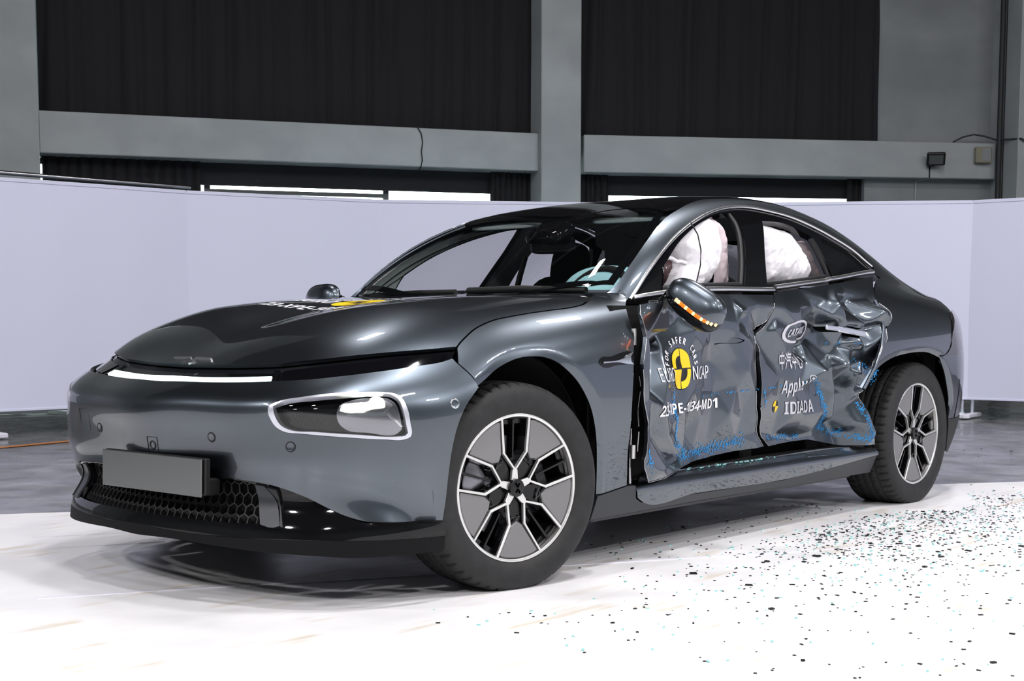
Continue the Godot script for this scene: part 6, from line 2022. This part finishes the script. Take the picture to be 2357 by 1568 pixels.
func hall() -> void:
	var A := Vector2(3.65, -8.37)
	var B1 := Vector2(8.07, -5.86)
	var B2 := Vector2(8.46, -5.57)
	var C := Vector2(12.12, -2.56)
	var one := bay(A, B1)
	var two := bay(B2, C)
	var H := 8.6
	# floor of concrete with the white test area laid on it
	var fl := thing("floor", Vector3.ZERO)
	tag(fl, "grey concrete hall floor with a white coated test area", "", "", "structure")
	var slab := put("concrete", box_mesh(Vector3(64, 0.3, 64), 0.0, Vector3(0, -0.158, 0)), M.concrete, fl)
	slab.rotation.y = -0.55
	# white coating: its far edge runs behind the car
	var e0 := Vector2(-0.14, -2.02)
	var ed := Vector2(1, 0.688).normalized()
	var en := Vector2(-ed.y, ed.x)
	var Bw := Transform3D(Basis(Vector3(ed.x, 0, ed.y), Vector3.UP, Vector3(en.x, 0, en.y)), Vector3(e0.x, 0, e0.y))
	var coat := put("white_coating", box_mesh(Vector3(30, 0.008, 14), 0.0, Vector3(0, -0.004, 7.0)), M.floor_white, fl, "white coated test floor")
	coat.transform = Bw
	for s in [[-1.5, -0.34, 3.6, 0.07, 0.045], [-1.18, -0.16, 0.0, 0.51, 0.02], [0.0, 0.51, 2.6, 1.98, 0.012], [-0.66, -1.04, -0.22, -0.83, 0.012], [-0.52, -1.33, -0.12, -1.11, 0.012], [-0.22, -0.83, -0.12, -1.11, 0.006], [-1.6, -0.10, -1.9, 0.9, 0.05]]:
		if s[4] == 0.045: continue
		var p0 := Vector2(s[0], s[1])
		var p1 := Vector2(s[2], s[3])
		var st := put("floor_seam", box_mesh(Vector3(p0.distance_to(p1), 0.003, s[4]), 0.0, Vector3(p0.distance_to(p1) / 2, 0.001, 0)), M.tape, fl)
		st.transform = bay(p0, p1)
	var on := put("floor_marking", box_mesh(Vector3(9.0, 0.003, 0.07), 0.0, Vector3(1.0, -0.002, 0)), M.orange, fl, "orange floor line")
	on.transform = bay(Vector2(1.5, -5.32), Vector2(2.12, -5.43))
	# far wall: columns, beams, the plaster between
	var wl := thing("wall_back", Vector3.ZERO)
	tag(wl, "grey plastered hall wall with columns and a deep beam", "", "", "structure")
	piece("plaster", one, Vector3(-16.0, 0, -0.4), Vector3(0.0, H, 0.0), M.wall, wl)
	piece("column", one, Vector3(5.083, 0, -0.5), Vector3(5.54, H, 0.10), M.wall, wl, 0.01)
	piece("beam", one, Vector3(0.0, 2.50, -0.42), Vector3(5.09, 2.90, 0.0), M.wall, wl, 0.008)
	piece("beam", two, Vector3(0.02, 2.50, -0.42), Vector3(4.8, 2.90, 0.0), M.wall, wl, 0.008)
	piece("plaster", one, Vector3(0.0, 0, -0.6), Vector3(5.1, 1.2, -0.36), M.wall, wl)
	piece("plaster", two, Vector3(0.0, 0, -0.6), Vector3(3.3, 1.2, -0.36), M.wall, wl)
	piece("plaster", one, Vector3(0.0, 2.7, -0.72), Vector3(5.2, H, -0.48), M.upper, wl)
	piece("plaster", two, Vector3(-0.1, 2.7, -0.72), Vector3(3.4, H, -0.48), M.upper, wl)
	piece("plaster", two, Vector3(3.36, 2.7, -0.6), Vector3(5.0, H, -0.22), M.upper, wl)
	piece("plaster", two, Vector3(3.3, 0, -0.6), Vector3(5.0, 2.7, -0.16), M.upper, wl)
	piece("plaster", two, Vector3(5.0, 0, -0.6), Vector3(9.5, H, -0.2), M.upper, wl)
	piece("column", two, Vector3(4.84, 0, -0.6), Vector3(5.6, H, 0.42), M.wall, wl, 0.01)
	piece("panel_strip", two, Vector3(3.90, 1.2, -0.165), Vector3(3.915, 2.48, -0.14), M.wall, wl)
	# the other walls and the ceiling
	var n1 := one.basis.z
	var wr := put("wall_right", box_mesh(Vector3(0.3, H, 28), 0.0, Vector3(9.4, H / 2, 13.6)), M.upper)
	wr.transform = two
	tag(wr, "plain grey side wall of the hall", "", "", "structure")
	var wf := put("wall_left", box_mesh(Vector3(0.3, H, 30), 0.0, Vector3(-15.0, H / 2, 12.6)), M.upper)
	wf.transform = one
	tag(wf, "plain grey wall at the far left", "", "", "structure")
	var wk := put("wall_front", box_mesh(Vector3(40, H, 0.3), 0.0, Vector3(4.0, H / 2, 26.0)), M.upper)
	wk.transform = one
	tag(wk, "plain grey wall behind the camera", "", "", "structure")
	var ce := put("ceiling", box_mesh(Vector3(50, 0.3, 44), 0.0, Vector3(0.0, H + 0.15, 12.0)), M.ceiling)
	ce.transform = one
	tag(ce, "dark hall ceiling", "", "", "structure")
	# windows under the beam: frames, panes
	var wn := 1
	for e in [[one, 0.0, 5.09, [1.62, 3.50]], [two, 0.0, 3.36, [1.7]]]:
		var Wn := thing("window_%d" % wn, Vector3.ZERO)
		tag(Wn, "daylit metal-framed window under the beam", "", "", "structure")
		wn += 1
		var B: Transform3D = e[0]
		piece("window_frame", B, Vector3(e[1], 1.20, -0.47), Vector3(e[2], 1.26, -0.41), M.frame, Wn)
		piece("window_frame", B, Vector3(e[1], 2.44, -0.47), Vector3(e[2], 2.50, -0.41), M.frame, Wn)
		var last: float = e[1]
		for x in e[3]:
			piece("window_frame", B, Vector3(x - 0.03, 1.2, -0.47), Vector3(x + 0.03, 2.5, -0.41), M.frame, Wn)
			piece("pane", B, Vector3(last, 1.2, -0.446), Vector3(x, 2.5, -0.44), M.lens, Wn)
			last = x
		piece("pane", B, Vector3(last, 1.2, -0.446), Vector3(e[2], 2.5, -0.44), M.lens, Wn)
	piece("window_frame", one, Vector3(1.62, 2.205, -0.465), Vector3(3.50, 2.245, -0.415), M.frame, get_node("window_1"))
	# curtains
	set_thing("curtain", "wide black curtain above the beam left of the middle column", "curtain", drape(5.07, 5.2, 4.2, 0.07, 3, 0.012), M.drape, at_bay(one, 0.01, 2.895, -0.26))
	set_thing("curtain", "black curtain above the beam right of the middle column", "curtain", drape(3.42, 5.2, 4.4, 0.07, 4, 0.008), M.drape, at_bay(two, 0.03, 2.895, -0.18))
	set_thing("curtain", "short black pleated curtain under the beam behind the leftmost screen", "curtain", drape(1.52, 1.5, 9.0, 0.05, 5), M.drape, at_bay(one, 0.02, 1.02, -0.27))
	set_thing("curtain", "narrow gathered black curtain left of the middle column", "curtain", drape(0.50, 1.5, 16.0, 0.05, 6), M.drape, at_bay(one, 4.62, 1.02, -0.25))
	set_thing("curtain", "narrow gathered black curtain right of the middle column", "curtain", drape(0.32, 1.5, 16.0, 0.05, 7), M.drape, at_bay(two, 0.03, 1.02, -0.25))
	set_thing("curtain", "narrow black curtain at the right end of the right window", "curtain", drape(0.36, 1.5, 14.0, 0.05, 8), M.drape, at_bay(two, 3.13, 1.02, -0.25))
	for e2 in [[one, 1.54, 4.68, 2.285, "dark roller blind pulled down under the left beam"], [two, 0.30, 3.22, 2.295, "dark roller blind pulled down under the right beam"]]:
		var bl := thing("roller_blind", Vector3.ZERO)
		tag(bl, e2[4], "blind")
		piece("blind_cloth", e2[0], Vector3(e2[1], e2[3], -0.335), Vector3(e2[2], 2.50, -0.33), M.blind, bl)
		piece("bottom_bar", e2[0], Vector3(e2[1], e2[3] - 0.012, -0.34), Vector3(e2[2], e2[3] + 0.012, -0.322), M.blind, bl)
	# fittings on the right part of the wall
	var fd := thing("floodlight", Vector3.ZERO)
	tag(fd, "small black floodlight fixed to the beam at the right", "floodlight")
	var ft := two * Transform3D(Basis(Vector3.UP, -0.35) * Basis(Vector3.RIGHT, 0.5), Vector3(4.02, 2.70, 0.12))
	var fb := put("floodlight_body", box_mesh(Vector3(0.20, 0.15, 0.045), 0.01), M.black, fd)
	fb.transform = ft
	var fg := put("floodlight_glass", box_mesh(Vector3(0.155, 0.105, 0.006), 0.0, Vector3(0, 0, 0.024)), std(Color(0.32, 0.34, 0.34), 0.2), fd)
	fg.transform = ft
	var bk := put("floodlight_bracket", box_mesh(Vector3(0.05, 0.12, 0.12), 0.006, Vector3(-0.02, -0.01, -0.06)), M.black, fd)
	bk.transform = two * Transform3D(Basis(), Vector3(4.02, 2.69, 0.09))
	set_thing("cable", "thin grey cable running down from the floodlight", "cable", tube([Vector3(4.0, 2.62, 0.01), Vector3(4.0, 2.5, 0.012), Vector3(3.99, 2.49, -0.1), Vector3(3.92, 2.485, -0.13)], 0.008, 6), M.wall, two)
	var jb := thing("junction_box", Vector3.ZERO)
	tag(jb, "yellowed junction box at the right end of the beam", "junction box")
	piece("box_body", two, Vector3(4.53, 2.67, 0.0), Vector3(4.72, 2.85, 0.07), std(Color(0.50, 0.49, 0.42), 0.7), jb, 0.012)
	piece("box_grille", two, Vector3(4.60, 2.69, 0.066), Vector3(4.705, 2.835, 0.076), M.upper, jb, 0.004)
	for k in 2:
		set_thing("pipe", ["thick dark pipe beside the right column", "thin dark pipe nearest the right column"][k], "pipe", tube([Vector3(4.79 + 0.065 * k, 0.0, 0.09), Vector3(4.79 + 0.065 * k, 5.0, 0.09), Vector3(4.79 + 0.065 * k, 8.5, 0.09)], [0.03, 0.02][k], 12), M.pipe, two)
	set_thing("cable", "grey cable looped over the beam towards the dark pipes", "cable", tube([Vector3(4.30, 2.91, -0.05), Vector3(4.42, 2.97, -0.05), Vector3(4.55, 3.0, -0.04), Vector3(4.68, 2.98, -0.03), Vector3(4.78, 2.93, 0.05), Vector3(4.86, 2.90, 0.45), Vector3(4.93, 2.86, 0.44), Vector3(4.96, 2.78, 0.435)], 0.010, 6), M.pipe, two)
	set_thing("cable", "dark cable crossing the beam left of the middle column", "cable", tube([Vector3(3.74, 2.905, 0.008), Vector3(3.78, 2.84, 0.010), Vector3(3.795, 2.75, 0.009), Vector3(3.78, 2.65, 0.010), Vector3(3.79, 2.57, 0.010), Vector3(3.775, 2.50, 0.008), Vector3(3.77, 2.47, -0.06)], 0.0065, 6), M.pipe, one)
	set_thing("rail", "long polished steel rail above the leftmost screen", "rail", tube([Vector3(0.0, 2.075, -6.42), Vector3(2.0, 2.055, -6.34), Vector3(3.78, 2.042, -6.16)], 0.018, 10), M.steel, Transform3D())


func screens() -> void:
	# white fabric screens in a curve round the car
	var P := [Vector2(-1.75, -5.85), Vector2(0.05, -6.20), Vector2(1.86, -6.19), Vector2(3.64, -6.02), Vector2(5.34, -5.47), Vector2(6.80, -4.25), Vector2(8.02, -2.90), Vector2(9.01, -1.41), Vector2(9.14, 0.40), Vector2(9.05, 2.2), Vector2(8.5, 3.9), Vector2(7.5, 5.4), Vector2(6.2, 6.6), Vector2(4.6, 7.5)]
	var L := ["white fabric screen standing outside the left edge", "white fabric screen leftmost of the row behind the bonnet", "white fabric screen at the left, behind the bumper corner and under the steel rail", "white fabric screen behind the bonnet and far mirror", "white fabric screen behind the windscreen", "white fabric screen hidden behind the car's roof", "white fabric screen behind the sloping tail of the car", "white fabric screen at the right edge, nearest the right column", "white fabric screen past the right edge"]
	for i in P.size() - 1:
		var a: Vector2 = P[i]
		var b: Vector2 = P[i + 1]
		var w := a.distance_to(b) - 0.008
		var S := thing("screen_panel", Vector3.ZERO)
		var seen := i in [2, 3, 4, 5, 6, 7, 8]
		if i == 7: tag(S, "white fabric screen at the right edge, nearest the right column", "screen")
		elif seen and i < 7: tag(S, L[i], "screen")
		else: tag(S, "white fabric screen outside the picture", "screen", "screens outside the picture")
		S.transform = bay(a, b)
		var lo := 0.19 if i < 5 else 0.165
		# cloth, slightly slack
		var V := PackedVector3Array()
		var I := PackedInt32Array()
		var nx := 24
		var ny := 16
		for x in nx + 1:
			for y in ny + 1:
				var u := float(x) / nx
				var v := float(y) / ny
				V.append(Vector3(-0.004 + u * (w + 0.016), lo + v * (2.0 - lo), 0.012 * sin(PI * u) * sin(PI * v) + 0.003 * sin(u * 17.0 + i) * sin(PI * v)))
		for x in nx:
			for y in ny:
				var p := x * (ny + 1) + y
				I.append_array([p, p + 1, p + ny + 2, p, p + ny + 2, p + ny + 1])
		put("cloth", finish(V, I, Vector3(0, 0, 1)), M.fabric, S)
		put("hem", box_mesh(Vector3(w, 0.03, 0.012), 0.003, Vector3(w / 2, 1.987, 0.0)), M.fabric, S)
		put("hem", box_mesh(Vector3(w, 0.02, 0.012), 0.003, Vector3(w / 2, lo + 0.01, 0.0)), M.fabric, S)
		put("pole", tube([Vector3(0.04, 0.02, -0.03), Vector3(0.04, 1.98, -0.03)], 0.016, 10), M.silver, S)
		put("pole", tube([Vector3(w - 0.03, 0.02, -0.03), Vector3(w - 0.03, 1.98, -0.03)], 0.016, 10), M.silver, S)
		for x2 in [0.04, w - 0.04]:
			put("foot", box_mesh(Vector3(0.07, 0.04, 0.42), 0.008, Vector3(x2, 0.022, 0.02)), M.tape, S)


func hall_lamp(at: Vector3, w: float, l: float, e: float) -> void:
	var T := thing("ceiling_lamp", at)
	tag(T, "bright white hall lamp hanging above the test floor", "ceiling lamp", "hall lamps above the picture")
	var m := glow(Color(1, 1, 1), 3.0)
	var hm := std(Color(0.3, 0.3, 0.3), 0.6)
	put("lamp_housing", box_mesh(Vector3(l + 0.06, 0.10, w + 0.06), 0.01, Vector3(0, 0.06, 0)), hm, T)
	put("lamp_rod", tube([Vector3(0, 0.1, 0), Vector3(0, 8.6 - at.y, 0)], 0.015, 8), hm, T)
	# rows of small glowing blocks
	var st := new_st()
	for i in 8:
		for j in 3:
			box_into(st, Transform3D(Basis(), Vector3((i - 3.5) * l / 8.0, 0.005, (j - 1) * w / 3.0)), Vector3(l / 8.0 * 0.6, 0.012, w / 3.0 * 0.6), 0.002)
	put("lamp_face", st.commit(), m, T)
	var a := AreaLight3D.new()
	a.name = "lamp_light"
	a.area_size = Vector2(l, w)
	a.light_color = Color(1.0, 0.985, 0.99)
	a.light_energy = e
	a.area_range = 40.0
	a.area_attenuation = 2.0
	a.shadow_enabled = true
	a.transform = Transform3D(Basis(Vector3.RIGHT, -PI / 2), Vector3(0, -0.012, 0))
	T.add_child(a)


# ------------------------------------------------------------------ glass and trim bits on the floor
func crumb(s: int, flat: float) -> ArrayMesh:
	# a small broken block with uneven corners
	var r := RandomNumberGenerator.new()
	r.seed = s
	var V := PackedVector3Array()
	for a in [-1, 1]:
		for b in [0, 1]:
			for c in [-1, 1]:
				V.append(Vector3(a * r.randf_range(0.35, 0.5), b * flat * r.randf_range(0.8, 1.0), c * r.randf_range(0.3, 0.5)))
	var st := new_st()
	for q in [[0, 1, 3, 2], [4, 5, 7, 6], [0, 1, 5, 4], [2, 3, 7, 6], [0, 2, 6, 4], [1, 3, 7, 5]]:
		quad(st, [V[q[0]], V[q[1]], V[q[2]], V[q[3]]], Vector3(0, flat / 2, 0))
	return st.commit()


func spot(r: RandomNumberGenerator, black: bool) -> Vector3:
	# thickest beside the rear wheel, thinning out towards the camera
	var k := r.randf()
	var p := Vector2.ZERO
	for tries in 40:
		if k < 0.45: p = Vector2(r.randfn(2.35, 0.75), 0.98 + absf(r.randfn(0, 0.55)))
		elif k < 0.75: p = Vector2(r.randfn(1.8, 0.9), 1.1 + absf(r.randfn(0, 0.9)))
		elif k < 0.92: p = Vector2(r.randf_range(-0.6, 3.2), r.randf_range(0.9, 3.1))
		elif k < 0.97: p = Vector2(r.randf_range(0.4, 2.6), r.randf_range(0.45, 0.9))
		else: p = Vector2(r.randf_range(3.4, 6.2), r.randf_range(-0.6, 2.4))
		if p.y > -0.15 + 1.0 * (p.x + 2.2) * 1.05 + 0.9: continue
		if Vector2(p.x - 2.998, p.y - 0.80).length() < 0.40 or Vector2(p.x, p.y - 0.80).length() < 0.42: continue
		break
	return Vector3(p.x, 0.0, p.y)


func debris() -> void:
	var r := RandomNumberGenerator.new()
	r.seed = 91
	for kind in 2:
		var meshes := []
		for i in 6: meshes.append(crumb(100 * kind + i, 0.32 if kind == 0 else 0.55))
		var many := MultiMesh.new()
		many.transform_format = MultiMesh.TRANSFORM_3D
		many.mesh = meshes[0]
		var total: int = [2000, 800][kind]
		var own: int = [300, 280][kind]
		var list := []
		for i in total:
			var s := (0.0042 + 0.0055 * r.randf() + (0.010 * r.randf() if r.randf() < 0.06 else 0.0)) if kind == 0 else (0.004 + 0.005 * r.randf())
			var sx := s * r.randf_range(0.8, 1.9)
			list.append(Transform3D(Basis(Vector3.UP, r.randf() * TAU).scaled_local(Vector3(sx, s, s * r.randf_range(0.7, 1.2))), spot(r, kind == 0) + Vector3(0, 0.0003, 0)))
		list.sort_custom(func(a: Transform3D, b: Transform3D) -> bool: return a.basis.x.length() / (a.origin - Vector3(-3.5, 0.9, 4.0)).length() > b.basis.x.length() / (b.origin - Vector3(-3.5, 0.9, 4.0)).length())
		many.instance_count = total - own
		for i in total:
			if i < own:
				var o := put(["trim_fragment", "glass_crumb"][kind], meshes[i % 6], [M.shard_black, M.shard_glass][kind])
				o.transform = list[i]
				tag(o, ["small black fragment of broken trim lying on the white floor", "small pale green crumb of broken window glass on the white floor"][kind], ["fragment", "glass crumb"][kind], ["black fragments scattered on the floor", "glass crumbs scattered on the floor"][kind])
			else:
				many.set_instance_transform(i - own, list[i])
		var mm := MultiMeshInstance3D.new()
		mm.name = ["trim_debris", "glass_debris"][kind]
		mm.multimesh = many
		mm.material_override = [M.shard_black, M.shard_glass][kind]
		add_child(mm)
		tag(mm, ["the many smallest black trim crumbs beside the rear wheel", "the many smallest pale green glass crumbs beside the rear wheel"][kind], ["debris", "glass debris"][kind], "", "stuff")
	# glass crumbs caught on the sill
	var st := new_st()
	for i in 46:
		var x := r.randf_range(1.05, 1.75)
		var s2 := r.randf_range(0.004, 0.011)
		st.append_from(crumb(i, 0.6), 0, Transform3D(Basis(Vector3.UP, r.randf() * TAU).scaled(Vector3(s2 * 1.5, s2, s2)), Vector3(x, 0.313, r.randf_range(0.845, 0.87))))
	var o2 := put("sill_glass", st.commit(), M.shard_glass, car, "crumbs of window glass caught on the sill")
	tag(o2, "", "", "", "stuff")
